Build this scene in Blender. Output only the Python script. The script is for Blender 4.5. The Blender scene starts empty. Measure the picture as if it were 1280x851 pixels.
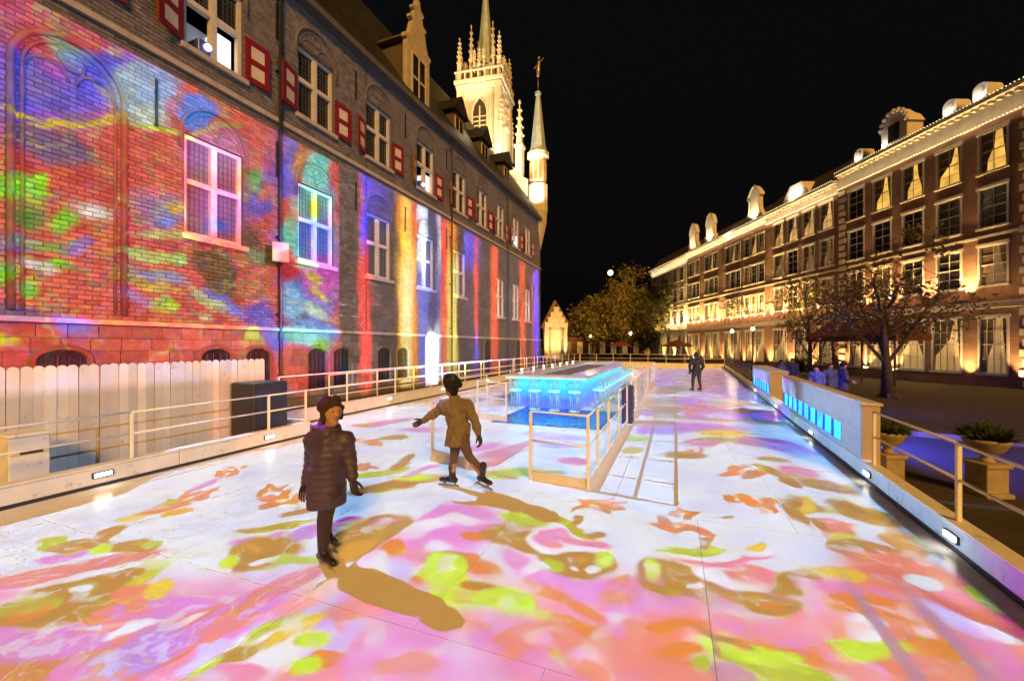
import bpy, bmesh, math, random
from mathutils import Vector, Matrix
random.seed(11)
S = bpy.context.scene
COL = S.collection
rad = math.radians
# ------------------------------------------------------------------ camera
F, CX, HV, H = 520.0, 640.0, 432.0, 2.1          # focal length in photo pixels, principal column, horizon row, eye height above the ice
TH = math.atan(205.0 / F)
CT, ST = math.cos(TH), math.sin(TH)
cam = bpy.data.cameras.new('camera')
cam_ob = bpy.data.objects.new('camera', cam)
COL.objects.link(cam_ob)
cam_ob.location = (0, 0, H)
cam_ob.rotation_euler = (rad(90), 0, TH)
cam.sensor_width = 36.0
cam.lens = F / 1280 * 36.0
cam.shift_y = 6.5 / 1280
cam.clip_start = 0.05
cam.clip_end = 9000
S.camera = cam_ob
# ------------------------------------------------------------------ night sky
SUN_EL, SUN_AZ = 30.0, 145.0                     # town glow: from high behind the right shoulder
world = bpy.data.worlds.new('World')
S.world = world
world.use_nodes = True
wn, wl = world.node_tree.nodes, world.node_tree.links
bg = wn['Background']
sky = wn.new('ShaderNodeTexSky')
sky.sky_type = 'NISHITA'
sky.sun_disc = False
sky.sun_elevation = rad(-4)
sky.sun_rotation = rad(SUN_AZ)
mixw = wn.new('ShaderNodeMix')
mixw.data_type = 'RGBA'
mixw.blend_type = 'ADD'
mixw.inputs[0].default_value = 1.0
mixw.inputs[7].default_value = (0.040, 0.034, 0.036, 1)
wl.new(sky.outputs[0], mixw.inputs[6])
wl.new(mixw.outputs[2], bg.inputs[0])
bg.inputs[1].default_value = 0.06
# ------------------------------------------------------------------ the one dim warm key (sodium glow of the square)
sun = bpy.data.lights.new('sun', 'SUN')
sun.energy = 4.1
sun.angle = rad(12)
sun.color = (1.0, 0.51, 0.11)
sun_ob = bpy.data.objects.new('sun', sun)
COL.objects.link(sun_ob)
_d = Vector((math.sin(rad(SUN_AZ)) * math.cos(rad(SUN_EL)), math.cos(rad(SUN_AZ)) * math.cos(rad(SUN_EL)), math.sin(rad(SUN_EL))))
sun_ob.rotation_euler = (-_d).to_track_quat('-Z', 'Y').to_euler()
# ------------------------------------------------------------------ output
S.render.engine = 'CYCLES'
S.view_settings.view_transform = 'Standard'
S.view_settings.look = 'None'
S.view_settings.exposure = 0.0
S.view_settings.gamma = 1.0
S.view_settings.use_curve_mapping = False
S.cycles.use_denoising = True
S.cycles.max_bounces = 6
S.cycles.diffuse_bounces = 3
S.cycles.glossy_bounces = 3
S.cycles.transmission_bounces = 4
S.cycles.transparent_max_bounces = 8
S.cycles.sample_clamp_indirect = 4.0
S.cycles.caustics_reflective = False
S.cycles.caustics_refractive = False


# ------------------------------------------------------------------ from a photo pixel to the place
def flo(u, v, z=0.0):
    d = (H - z) * F / (v - HV)
    l = (u - CX) / F * d
    return (l * CT - d * ST, l * ST + d * CT)


def wal(u, v, D=13.5):
    t = (u - CX) / F
    y = D * (CT + t * ST) / (ST - t * CT)
    d = D * ST + y * CT
    return (y, H + (HV - v) / F * d)


# ------------------------------------------------------------------ mesh helpers
class MB:
    def __init__(s, M=None):
        s.v, s.f, s.M, s.mi, s.cur = [], [], M, [], 0

    def add(s, vs, fs):
        n = len(s.v)
        if s.M is not None:
            vs = [s.M @ Vector(p) for p in vs]
        s.v += [tuple(p) for p in vs]
        s.f += [tuple(i + n for i in f) for f in fs]
        s.mi += [s.cur] * len(fs)
        return s

    def box(s, x0, x1, y0, y1, z0, z1):
        return s.add([(x0, y0, z0), (x1, y0, z0), (x1, y1, z0), (x0, y1, z0), (x0, y0, z1), (x1, y0, z1), (x1, y1, z1), (x0, y1, z1)],
                     [(3, 2, 1, 0), (4, 5, 6, 7), (0, 1, 5, 4), (1, 2, 6, 5), (2, 3, 7, 6), (3, 0, 4, 7)])

    def bbox(s, x0, x1, y0, y1, z0, z1, b=0.01):
        """box with chamfered upright and top edges"""
        def ring(d, z):
            a, e, c, g = x0 + d, x1 - d, y0 + d, y1 - d
            return [(a + b, c, z), (e - b, c, z), (e, c + b, z), (e, g - b, z), (e - b, g, z), (a + b, g, z), (a, g - b, z), (a, c + b, z)]
        vs = ring(0, z0) + ring(0, z1 - b) + ring(b, z1)
        fs = [tuple(range(7, -1, -1)), tuple(range(16, 24))]
        for k in (0, 8):
            for i in range(8):
                j = (i + 1) % 8
                fs.append((k + i, k + j, k + 8 + j, k + 8 + i))
        return s.add(vs, fs)

    def prism(s, poly, y0, y1):
        """polygon in x,z (counter-clockwise seen from -y) pulled along y"""
        n = len(poly)
        vs = [(x, y0, z) for x, z in poly] + [(x, y1, z) for x, z in poly]
        fs = [tuple(range(n)), tuple(range(2 * n - 1, n - 1, -1))]
        for i in range(n):
            j = (i + 1) % n
            fs.append((j, i, n + i, n + j))
        return s.add(vs, fs)

    def quad(s, a, b, c, d):
        return s.add([a, b, c, d], [(0, 1, 2, 3)])

    def tube(s, pts, rs, n=8, caps=True):
        pts = [Vector(p) for p in pts]
        if isinstance(rs, (int, float)):
            rs = [rs] * len(pts)
        vs, fs = [], []
        ref = None
        for i, p in enumerate(pts):
            t = (pts[min(i + 1, len(pts) - 1)] - pts[max(i - 1, 0)])
            if t.length < 1e-9:
                t = Vector((0, 0, 1))
            t.normalize()
            if ref is None:
                ref = Vector((0, 0, 1)) if abs(t.z) < .9 else Vector((1, 0, 0))
            u = (ref - t * ref.dot(t))
            if u.length < 1e-6:
                u = t.orthogonal()
            u.normalize()
            ref = u
            w = t.cross(u)
            for k in range(n):
                a = 2 * math.pi * k / n
                vs.append(p + (u * math.cos(a) + w * math.sin(a)) * rs[i])
        for i in range(len(pts) - 1):
            for k in range(n):
                j = (k + 1) % n
                fs.append((i * n + k, i * n + j, (i + 1) * n + j, (i + 1) * n + k))
        if caps:
            fs.append(tuple(range(n - 1, -1, -1)))
            fs.append(tuple(range((len(pts) - 1) * n, len(pts) * n)))
        return s.add(vs, fs)

    def lathe(s, prof, c=(0, 0, 0), n=12, a0=0.0, sx=1.0, sy=1.0):
        vs, fs = [], []
        for r, z in prof:
            for k in range(n):
                a = a0 + 2 * math.pi * k / n
                vs.append((c[0] + r * sx * math.cos(a), c[1] + r * sy * math.sin(a), c[2] + z))
        for i in range(len(prof) - 1):
            for k in range(n):
                j = (k + 1) % n
                fs.append((i * n + k, i * n + j, (i + 1) * n + j, (i + 1) * n + k))
        fs.append(tuple(range(n - 1, -1, -1)))
        fs.append(tuple(range((len(prof) - 1) * n, len(prof) * n)))
        return s.add(vs, fs)

    def ball(s, c, r, n=8, m=6, sc=(1, 1, 1)):
        pr = [(max(1e-4, math.sin(math.pi * i / m)), -math.cos(math.pi * i / m)) for i in range(m + 1)]
        vs, fs = [], []
        for a, z in pr:
            for k in range(n):
                t = 2 * math.pi * k / n
                vs.append((c[0] + r * sc[0] * a * math.cos(t), c[1] + r * sc[1] * a * math.sin(t), c[2] + r * sc[2] * z))
        for i in range(m):
            for k in range(n):
                j = (k + 1) % n
                fs.append((i * n + k, i * n + j, (i + 1) * n + j, (i + 1) * n + k))
        return s.add(vs, fs)

    def cap(s, p0, p1, r0, r1, n=10):
        p0, p1 = Vector(p0), Vector(p1)
        t = (p1 - p0)
        L = max(t.length, 1e-5)
        t = t / L
        pts, rs = [], []
        for a in (80, 55, 28):
            pts.append(p0 - t * r0 * math.sin(rad(a))); rs.append(r0 * math.cos(rad(a)))
        pts.append(p0); rs.append(r0)
        pts.append(p0 + t * L * .5); rs.append((r0 + r1) / 2)
        pts.append(p1); rs.append(r1)
        for a in (28, 55, 80):
            pts.append(p1 + t * r1 * math.sin(rad(a))); rs.append(r1 * math.cos(rad(a)))
        return s.tube(pts, rs, n)

    def mesh(s, name, mats, smooth=False):
        me = bpy.data.meshes.new(name)
        me.from_pydata(s.v, [], s.f)
        if not isinstance(mats, (list, tuple)):
            mats = [mats]
        for m in mats:
            me.materials.append(m)
        if len(mats) > 1:
            me.polygons.foreach_set('material_index', s.mi)
        if smooth:
            me.polygons.foreach_set('use_smooth', [True] * len(me.polygons))
        me.update()
        return me

    def build(s, name, mats, parent=None, smooth=False, loc=None):
        return link(name, s.mesh(name, mats, smooth), parent, loc)


def link(name, me, parent=None, loc=None, rz=None):
    o = bpy.data.objects.new(name, me)
    COL.objects.link(o)
    if parent is not None:
        o.parent = parent
    if loc is not None:
        o.location = loc
    if rz is not None:
        o.rotation_euler = (0, 0, rz)
    return o


def tag(o, label=None, cat=None, group=None, kind=None):
    if label: o['label'] = label
    if cat: o['category'] = cat
    if group: o['group'] = group
    if kind: o['kind'] = kind
    return o


def thing(name, label, cat, loc=(0, 0, 0), rz=0.0, group=None):
    o = link(name, None, None, loc, rz)
    o.empty_display_size = .2
    return tag(o, label, cat, group)


def copy_tree(o, parent=None):
    c = o.copy()
    COL.objects.link(c)
    if parent is not None:
        c.parent = parent
    for ch in list(o.children):
        copy_tree(ch, c)
    return c


# ------------------------------------------------------------------ node and material helpers
def nd(nt, typ, ins=None, **at):
    n = nt.nodes.new(typ)
    for k, v in at.items():
        setattr(n, k, v)
    for k, v in (ins or {}).items():
        sock = n.inputs[k]
        if isinstance(v, bpy.types.NodeSocket):
            nt.links.new(v, sock)
        else:
            sock.default_value = v
    return n


def mth(nt, op, a, b=None, c=None, clamp=False):
    ins = {0: a}
    if b is not None: ins[1] = b
    if c is not None: ins[2] = c
    n = nd(nt, 'ShaderNodeMath', ins, operation=op)
    n.use_clamp = clamp
    return n.outputs[0]


def rgba(c, a=1.0):
    return (c[0], c[1], c[2], a)


def srgb(r, g, b):
    f = lambda x: (x / 255 / 12.92) if x / 255 <= .04045 else ((x / 255 + .055) / 1.055) ** 2.4
    return (f(r), f(g), f(b))


MATS = {}


def mat(name, c1, c2=None, scale=3.0, rough=.6, bump=0.0, bscale=None, metal=0.0, spec=.5, per=0.0, wear=None, trans=0.0, coat=0.0, sub=0.0):
    """principled surface; colour mixed by noise between c1 and c2, per = variation per piece"""
    if name in MATS:
        return MATS[name]
    m = bpy.data.materials.new(name)
    m.use_nodes = True
    nt = m.node_tree
    b = nt.nodes['Principled BSDF']
    geo = nd(nt, 'ShaderNodeNewGeometry')
    if c2 is None:
        c2 = tuple(x * .82 for x in c1)
    nz = nd(nt, 'ShaderNodeTexNoise', {'Vector': geo.outputs['Position'], 'Scale': scale, 'Detail': 5.0, 'Roughness': .62})
    mr = nd(nt, 'ShaderNodeMapRange', {0: nz.outputs[0], 1: .32, 2: .68})
    mx = nd(nt, 'ShaderNodeMix', {0: mr.outputs[0], 6: rgba(c1), 7: rgba(c2)}, data_type='RGBA')
    col = mx.outputs[2]
    if per > 0:
        oi = nd(nt, 'ShaderNodeObjectInfo')
        s1 = mth(nt, 'FRACT', mth(nt, 'ADD', oi.outputs['Random'], geo.outputs['Random Per Island']))
        val = mth(nt, 'MULTIPLY_ADD', s1, 2 * per, 1.0 - per)
        hs = nd(nt, 'ShaderNodeHueSaturation', {'Color': col, 'Value': val, 'Hue': mth(nt, 'MULTIPLY_ADD', s1, per * .06, .5 - per * .03)})
        col = hs.outputs[0]
    if wear:
        n2 = nd(nt, 'ShaderNodeTexNoise', {'Vector': geo.outputs['Position'], 'Scale': wear[1], 'Detail': 6.0, 'Roughness': .7})
        w2 = nd(nt, 'ShaderNodeMapRange', {0: n2.outputs[0], 1: wear[2], 2: wear[2] + .12})
        mx2 = nd(nt, 'ShaderNodeMix', {0: w2.outputs[0], 6: col, 7: rgba(wear[0])}, data_type='RGBA')
        col = mx2.outputs[2]
    nt.links.new(col, b.inputs['Base Color'])
    b.inputs['Metallic'].default_value = metal
    b.inputs['Specular IOR Level'].default_value = spec
    b.inputs['Transmission Weight'].default_value = trans
    b.inputs['Coat Weight'].default_value = coat
    rr = nd(nt, 'ShaderNodeMapRange', {0: nz.outputs[0], 1: .3, 2: .7, 3: max(0.0, rough - .08), 4: min(1.0, rough + .1)})
    nt.links.new(rr.outputs[0], b.inputs['Roughness'])
    if bump > 0:
        n3 = nd(nt, 'ShaderNodeTexNoise', {'Vector': geo.outputs['Position'], 'Scale': bscale or scale * 6, 'Detail': 4.0})
        bp = nd(nt, 'ShaderNodeBump', {'Height': n3.outputs[0], 'Strength': bump, 'Distance': .02})
        nt.links.new(bp.outputs[0], b.inputs['Normal'])
    MATS[name] = m
    return m


def emit(name, col, strength, base=(.8, .8, .8), var=0.0, vscale=2.0):
    if name in MATS:
        return MATS[name]
    m = bpy.data.materials.new(name)
    m.use_nodes = True
    nt = m.node_tree
    b = nt.nodes['Principled BSDF']
    b.inputs['Base Color'].default_value = rgba(base)
    b.inputs['Emission Color'].default_value = rgba(col)
    b.inputs['Emission Strength'].default_value = strength
    if var > 0:
        geo = nd(nt, 'ShaderNodeNewGeometry')
        nz = nd(nt, 'ShaderNodeTexNoise', {'Vector': geo.outputs['Position'], 'Scale': vscale, 'Detail': 3.0})
        st = nd(nt, 'ShaderNodeMapRange', {0: nz.outputs[0], 1: .3, 2: .7, 3: strength * (1 - var), 4: strength * (1 + var)})
        nt.links.new(st.outputs[0], b.inputs['Emission Strength'])
    MATS[name] = m
    return m


def lamp(name, kind, loc, energy, col, aim=None, size=.05, spot=None, blend=.5, sy=None):
    l = bpy.data.lights.new(name, kind)
    l.energy = energy
    l.color = col
    if kind == 'AREA':
        l.shape = 'RECTANGLE'
        l.size = size
        l.size_y = sy or size
    else:
        l.shadow_soft_size = size
    if kind == 'SPOT':
        l.spot_size = rad(spot or 60)
        l.spot_blend = blend
    o = bpy.data.objects.new(name, l)
    COL.objects.link(o)
    o.location = loc
    if aim is not None:
        o.rotation_euler = (Vector(aim) - Vector(loc)).to_track_quat('-Z', 'Y').to_euler()
    return o

# ================================================================== materials
WHITEP = mat('white_paint', (.80, .79, .78), (.68, .67, .66), 2.5, .5, .08, wear=((.42, .38, .34), 5.5, .585))
RAILP = mat('rail_paint', (.88, .87, .86), (.78, .77, .76), 6, .35, wear=((.5, .47, .45), 9, .68))
BLACKP = mat('black_plastic', (.018, .018, .024), (.03, .03, .036), 8, .45, .05)
DARKM = mat('dark_metal', (.03, .03, .035), (.05, .05, .055), 5, .4, metal=.6)
MORTAR = mat('mortar', (.12, .105, .092), (.08, .07, .062), 9, .9, .3)
BRICK = mat('brick_tan', (.20, .168, .15), (.138, .116, .104), 5, .85, .35, 26, per=.26)
STONE = mat('pale_stone', (.50, .44, .37), (.36, .31, .26), 3, .8, .2, 20, wear=((.22, .19, .16), 2.2, .6))
WFRAME = mat('window_stone', (.62, .57, .50), (.50, .45, .39), 4, .65, .08)
GLASSD = mat('dark_glass', (.012, .012, .016), (.03, .028, .03), 1.2, .12, spec=.8)
MOULD = mat('moulded_brick', (.15, .118, .095), (.10, .08, .065), 4, .85, .2, 16)
OLDGL = mat('old_leaded_glass', (.17, .16, .16), (.09, .085, .09), 3, .3, .2, 9)
LEAD = mat('lead_came', (.09, .085, .085), (.05, .05, .05), 12, .5, metal=.3)
REDP = mat('red_shutter_paint', (.22, .010, .018), (.17, .009, .015), 5, .45, .05)
CREAMP = mat('cream_panel_paint', (.66, .56, .45), (.56, .47, .38), 4, .5)
SLATE = mat('roof_slate', (.010, .009, .009), (.020, .018, .017), 1.4, .6, .4, 9)
ICE = None


def ice_material():
    m = bpy.data.materials.new('ice')
    m.use_nodes = True
    nt = m.node_tree
    b = nt.nodes['Principled BSDF']
    geo = nd(nt, 'ShaderNodeNewGeometry')
    pos = geo.outputs['Position']
    n1 = nd(nt, 'ShaderNodeTexNoise', {'Vector': pos, 'Scale': 1.3, 'Detail': 6.0, 'Roughness': .65})
    st = nd(nt, 'ShaderNodeMapping', {'Vector': pos, 'Rotation': (0, 0, .5), 'Scale': (1.0, 40.0, 1.0)})
    n2 = nd(nt, 'ShaderNodeTexNoise', {'Vector': st.outputs[0], 'Scale': 2.2, 'Detail': 6.0, 'Roughness': .75})
    st3 = nd(nt, 'ShaderNodeMapping', {'Vector': pos, 'Rotation': (0, 0, -.7), 'Scale': (1.0, 55.0, 1.0)})
    n3 = nd(nt, 'ShaderNodeTexNoise', {'Vector': st3.outputs[0], 'Scale': 1.7, 'Detail': 6.0, 'Roughness': .75})
    sc = mth(nt, 'MULTIPLY', n2.outputs[0], n3.outputs[0])
    mx = nd(nt, 'ShaderNodeMix', {0: nd(nt, 'ShaderNodeMapRange', {0: n1.outputs[0], 1: .3, 2: .7}).outputs[0], 6: (.84, .84, .84, 1), 7: (.72, .72, .73, 1)}, data_type='RGBA')
    mx2 = nd(nt, 'ShaderNodeMix', {0: nd(nt, 'ShaderNodeMapRange', {0: sc, 1: .31, 2: .37, 3: 0.0, 4: .5}).outputs[0], 6: mx.outputs[2], 7: (.55, .54, .53, 1)}, data_type='RGBA')
    nt.links.new(mx2.outputs[2], b.inputs['Base Color'])
    rr = nd(nt, 'ShaderNodeMapRange', {0: mth(nt, 'MULTIPLY_ADD', n1.outputs[0], .6, mth(nt, 'MULTIPLY', sc, .9)), 1: .35, 2: .75, 3: .18, 4: .38})
    nt.links.new(rr.outputs[0], b.inputs['Roughness'])
    bp = nd(nt, 'ShaderNodeBump', {'Height': mth(nt, 'ADD', sc, mth(nt, 'MULTIPLY', n1.outputs[0], .5)), 'Strength': .12, 'Distance': .01})
    nt.links.new(bp.outputs[0], b.inputs['Normal'])
    b.inputs['Specular IOR Level'].default_value = .08
    return m


def brick_sheet(name, c1, c2, mortar, w, h, joint=.012, bump=.6, vec='xz'):
    """brickwork too far away to tell the pieces apart"""
    m = bpy.data.materials.new(name)
    m.use_nodes = True
    nt = m.node_tree
    b = nt.nodes['Principled BSDF']
    tc = nd(nt, 'ShaderNodeTexCoord')
    sp = nd(nt, 'ShaderNodeSeparateXYZ', {0: tc.outputs['Object']})
    cb = nd(nt, 'ShaderNodeCombineXYZ', {0: sp.outputs[0], 1: sp.outputs[2 if vec == 'xz' else 1]})
    bt = nd(nt, 'ShaderNodeTexBrick', {'Vector': cb.outputs[0], 'Color1': rgba(c1), 'Color2': rgba(c2), 'Mortar': rgba(mortar), 'Scale': 1.0,
                                       'Mortar Size': joint, 'Brick Width': w, 'Row Height': h, 'Bias': 0.0, 'Mortar Smooth': .3})
    nz = nd(nt, 'ShaderNodeTexNoise', {'Vector': tc.outputs['Object'], 'Scale': .9, 'Detail': 5.0, 'Roughness': .6})
    hs = nd(nt, 'ShaderNodeHueSaturation', {'Color': bt.outputs[0], 'Value': nd(nt, 'ShaderNodeMapRange', {0: nz.outputs[0], 1: .3, 2: .7, 3: .7, 4: 1.25}).outputs[0]})
    nt.links.new(hs.outputs[0], b.inputs['Base Color'])
    b.inputs['Roughness'].default_value = .88
    bp = nd(nt, 'ShaderNodeBump', {'Height': mth(nt, 'SUBTRACT', 1.0, bt.outputs[1]), 'Strength': bump, 'Distance': .02})
    nt.links.new(bp.outputs[0], b.inputs['Normal'])
    return m


ICE = ice_material()
BRICKFAR = brick_sheet('brick_tan_far', (.20, .168, .15), (.138, .116, .104), (.09, .078, .07), .29, .115)
PAVE = brick_sheet('paving_brick', (.034, .026, .022), (.052, .040, .034), (.016, .013, .012), .21, .105, .008, .5, 'xy')

# ================================================================== ground and ice
GZ = -0.25
g = MB().quad((-320, -120, 0), (320, -120, 0), (320, 420, 0), (-320, 420, 0)).build('ground', PAVE, None, loc=(0, 0, GZ))
tag(g, 'dark brick paved square around the rink', None, None, 'structure')


def rx(y):                                        # the right-hand edge of the ice runs slightly off the parallel
    return 2.42 + .0406 * y


YE = 43.0
LX0, LX1, LYS = -8.0, -9.3, 7.35                  # left edge of the ice before and after the step
ice = tag(link('ice_floor', None), 'pale plastic ice floor of the rink', None, None, 'structure')
u = MB().add([(LX1 - .3, -3.2, -.03), (rx(-3) + .2, -3.2, -.03), (rx(44) + .2, 44, -.03), (LX1 - .3, 44, -.03)], [(0, 1, 2, 3)])
u.add([(LX1 - .3, -3.2, GZ + .004), (rx(-3) + .2, -3.2, GZ + .004), (rx(-3) + .2, -3.2, -.03), (LX1 - .3, -3.2, -.03)], [(0, 1, 2, 3)])
u.build('underlay', mat('underlay_grey', (.12, .11, .11), (.09, .085, .08), 4, .8), ice)
PW, PL, GAP = 2.06, 2.9, .0022
yy = -3.2
row = 0
while yy < YE:
    y1 = min(yy + PL, YE)
    xx = LX1 if yy > LYS - 1.0 else LX0
    off = (row % 2) * PW * .5
    first = True
    while xx < rx(y1) - .3:
        x1 = xx + (PW - off if first and off else PW)
        last = x1 > rx(y1) - .7
        a, b = xx + GAP, x1 - GAP
        c, d = yy + GAP, y1 - GAP
        xr0, xr1 = (rx(c), rx(d)) if last else (b, b)
        zj = random.uniform(-.0012, .0012)
        MB().add([(a, c, -.022), (xr0, c, -.022), (xr1, d, -.022), (a, d, -.022), (a, c, zj), (xr0, c, zj), (xr1, d, zj), (a, d, zj)],
                 [(4, 5, 6, 7), (0, 1, 5, 4), (1, 2, 6, 5), (2, 3, 7, 6), (3, 0, 4, 7)]).build('ice_panel', ICE, ice)
        xx, first = x1, False
        if last:
            break
    yy += PL
    row += 1

# ================================================================== town hall on the left
HX = 13.5
hall = thing('town_hall', 'long gothic brick town hall lit with projected colours on the left', 'building', (-HX, 0, 0), rad(90))
EAVE, HEND, HST = 15.3, 42.4, -6.0
LZ0, LZ1, UZ0, UZ1 = 5.4, 8.4, 11.0, 13.7
bays = [3.75, 7.87, 11.83, 15.64, 19.7, 23.75, 27.25, 30.65, 34.25, 37.5]
WW = 1.8
low_w, up_w = [], []
for i, b in enumerate(bays):
    if i in (0,):
        continue
    z0, z1 = (LZ0, LZ1) if b < 26 else (4.5, 7.6)
    if i == 6:
        continue
    low_w.append((b, b + WW, z0, z1))
for i, b in enumerate(bays):
    up_w.append((b, b + WW, UZ0, UZ1))
openings = low_w + up_w
PLZ = 2.75                                        # top of the plinth
# -- mortar core with real openings
xs = sorted({HST, HEND} | {o[0] for o in openings} | {o[1] for o in openings})
zs = sorted({GZ, EAVE} | {o[2] for o in openings} | {o[3] for o in openings} | {PLZ})


def inside(x, z):
    return any(o[0] - 1e-4 < x < o[1] + 1e-4 and o[2] - 1e-4 < z < o[3] + 1e-4 for o in openings)


core, corefar = MB(), MB()
BRX = 16.5                                        # brick by brick up to here, beyond it the sheet material
for i in range(len(xs) - 1):
    for j in range(len(zs) - 1):
        xm, zm = (xs[i] + xs[i + 1]) / 2, (zs[j] + zs[j + 1]) / 2
        if inside(xm, zm):
            continue
        tgt, yv = (core, 0.0) if xs[i] < 15.6 else (corefar, -.018)
        tgt.quad((xs[i], yv, zs[j]), (xs[i + 1], yv, zs[j]), (xs[i + 1], yv, zs[j + 1]), (xs[i], yv, zs[j + 1]))
for o in openings:
    t = core if o[0] < 15.6 else corefar
    t.quad((o[0], 0, o[2]), (o[0], .34, o[2]), (o[0], .34, o[3]), (o[0], 0, o[3]))
    t.quad((o[1], .34, o[2]), (o[1], 0, o[2]), (o[1], 0, o[3]), (o[1], .34, o[3]))
    t.quad((o[0], 0, o[3]), (o[0], .34, o[3]), (o[1], .34, o[3]), (o[1], 0, o[3]))
    t.quad((o[0], .34, o[2]), (o[0], 0, o[2]), (o[1], 0, o[2]), (o[1], .34, o[2]))
core.build('wall', MORTAR, hall)
cf = corefar
cf.quad((HEND, -.018, GZ), (HEND, 12, GZ), (HEND, 12, EAVE), (HEND, -.018, EAVE))
cf.build('wall', BRICKFAR, hall)
# -- bricks
BL, BH, JT = .29, .115, .014
XB0, XB1 = 2.6, 15.55
cands = []
rown = 0
z = PLZ + .02
cut = []
while z < EAVE - .12:
    x = XB0 - (BL * .5 if rown % 2 else 0)
    while x < XB1:
        x0, x1 = x + JT / 2, min(x + BL - JT / 2, XB1)
        segs = [(x0, x1)]
        for o in openings:
            if z + BH - JT > o[2] and z < o[3]:
                ns = []
                for a, b in segs:
                    if b <= o[0] or a >= o[1]:
                        ns.append((a, b))
                    else:
                        if a < o[0] - .03: ns.append((a, o[0]))
                        if b > o[1] + .03: ns.append((o[1], b))
                segs = ns
        for a, b in segs:
            if b - a > .04:
                full = abs((b - a) - (BL - JT)) < 1e-4
                cands.append((a, b, z, full))
        x += BL
    z += BH
    rown += 1
full = sorted([c for c in cands if c[3] and 3.9 < c[0] and 3.1 < c[2] < 11.5 and not any(o[0] - .3 < c[0] < o[1] for o in openings)],
              key=lambda c: (c[0] - 4.4) ** 2 * 1.3 + (c[2] - 6.3) ** 2)[:300]
fset = {(round(c[0], 3), round(c[2], 3)) for c in full}
bm_ = MB()
ch = .006
bw, bhh = BL - JT, BH - JT
bm_.add([(0, 0, 0), (bw, 0, 0), (bw, 0, bhh), (0, 0, bhh), (ch, -.02, ch), (bw - ch, -.02, ch), (bw - ch, -.02, bhh - ch), (ch, -.02, bhh - ch)],
        [(4, 5, 6, 7), (0, 1, 5, 4), (1, 2, 6, 5), (2, 3, 7, 6), (3, 0, 4, 7)])
bme = bm_.mesh('brick', BRICK)
for c in full:
    o = link('brick', bme, hall, (c[0], random.uniform(-.006, .004), c[2] + random.uniform(-.002, .002)))
rest = MB()
for a, b, z, fl in cands:
    if (round(a, 3), round(z, 3)) in fset:
        continue
    d = -.02 + random.uniform(-.006, .005)
    w, hh = b - a, BH - JT
    rest.add([(a, 0, z), (b, 0, z), (b, 0, z + hh), (a, 0, z + hh), (a + ch, d, z + ch), (b - ch, d, z + ch), (b - ch, d, z + hh - ch), (a + ch, d, z + hh - ch)],
             [(4, 5, 6, 7), (0, 1, 5, 4), (1, 2, 6, 5), (2, 3, 7, 6), (3, 0, 4, 7)])
tag(rest.build('brickwork', BRICK, hall), kind='stuff')
# -- plinth of larger stones, ledge and string course
pl = MB().box(HST, HEND, -.10, 0, GZ, PLZ - .12)
pl.build('plinth', MORTAR, hall)
pb = MB()
z = GZ + .02
r = 0
while z < PLZ - .3:
    x = 2.4 - (.3 if r % 2 else 0)
    while x < 16:
        L = random.uniform(.5, .72)
        pb.box(x, x + L - .015, -.128 - random.uniform(0, .008), -.098, z, z + .30)
        x += L
    z += .315
    r += 1
tag(pb.build('plinth_stones', BRICK, hall), kind='stuff')
MB().prism([(HST, PLZ - .12), (HEND, PLZ - .12), (HEND, PLZ), (HST, PLZ)], -.19, 0).build('ledge', STONE, hall)
MB().box(HST, HEND, -.11, .0, 10.18, 10.34).build('string_course', STONE, hall)
# -- windows
def arc(cx, z, r, a0=0, a1=180, n=14, y=-.04, k=1.0):
    return [(cx + r * math.cos(rad(a0 + (a1 - a0) * i / n)), y, z + k * r * math.sin(rad(a0 + (a1 - a0) * i / n))) for i in range(n + 1)]


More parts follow.
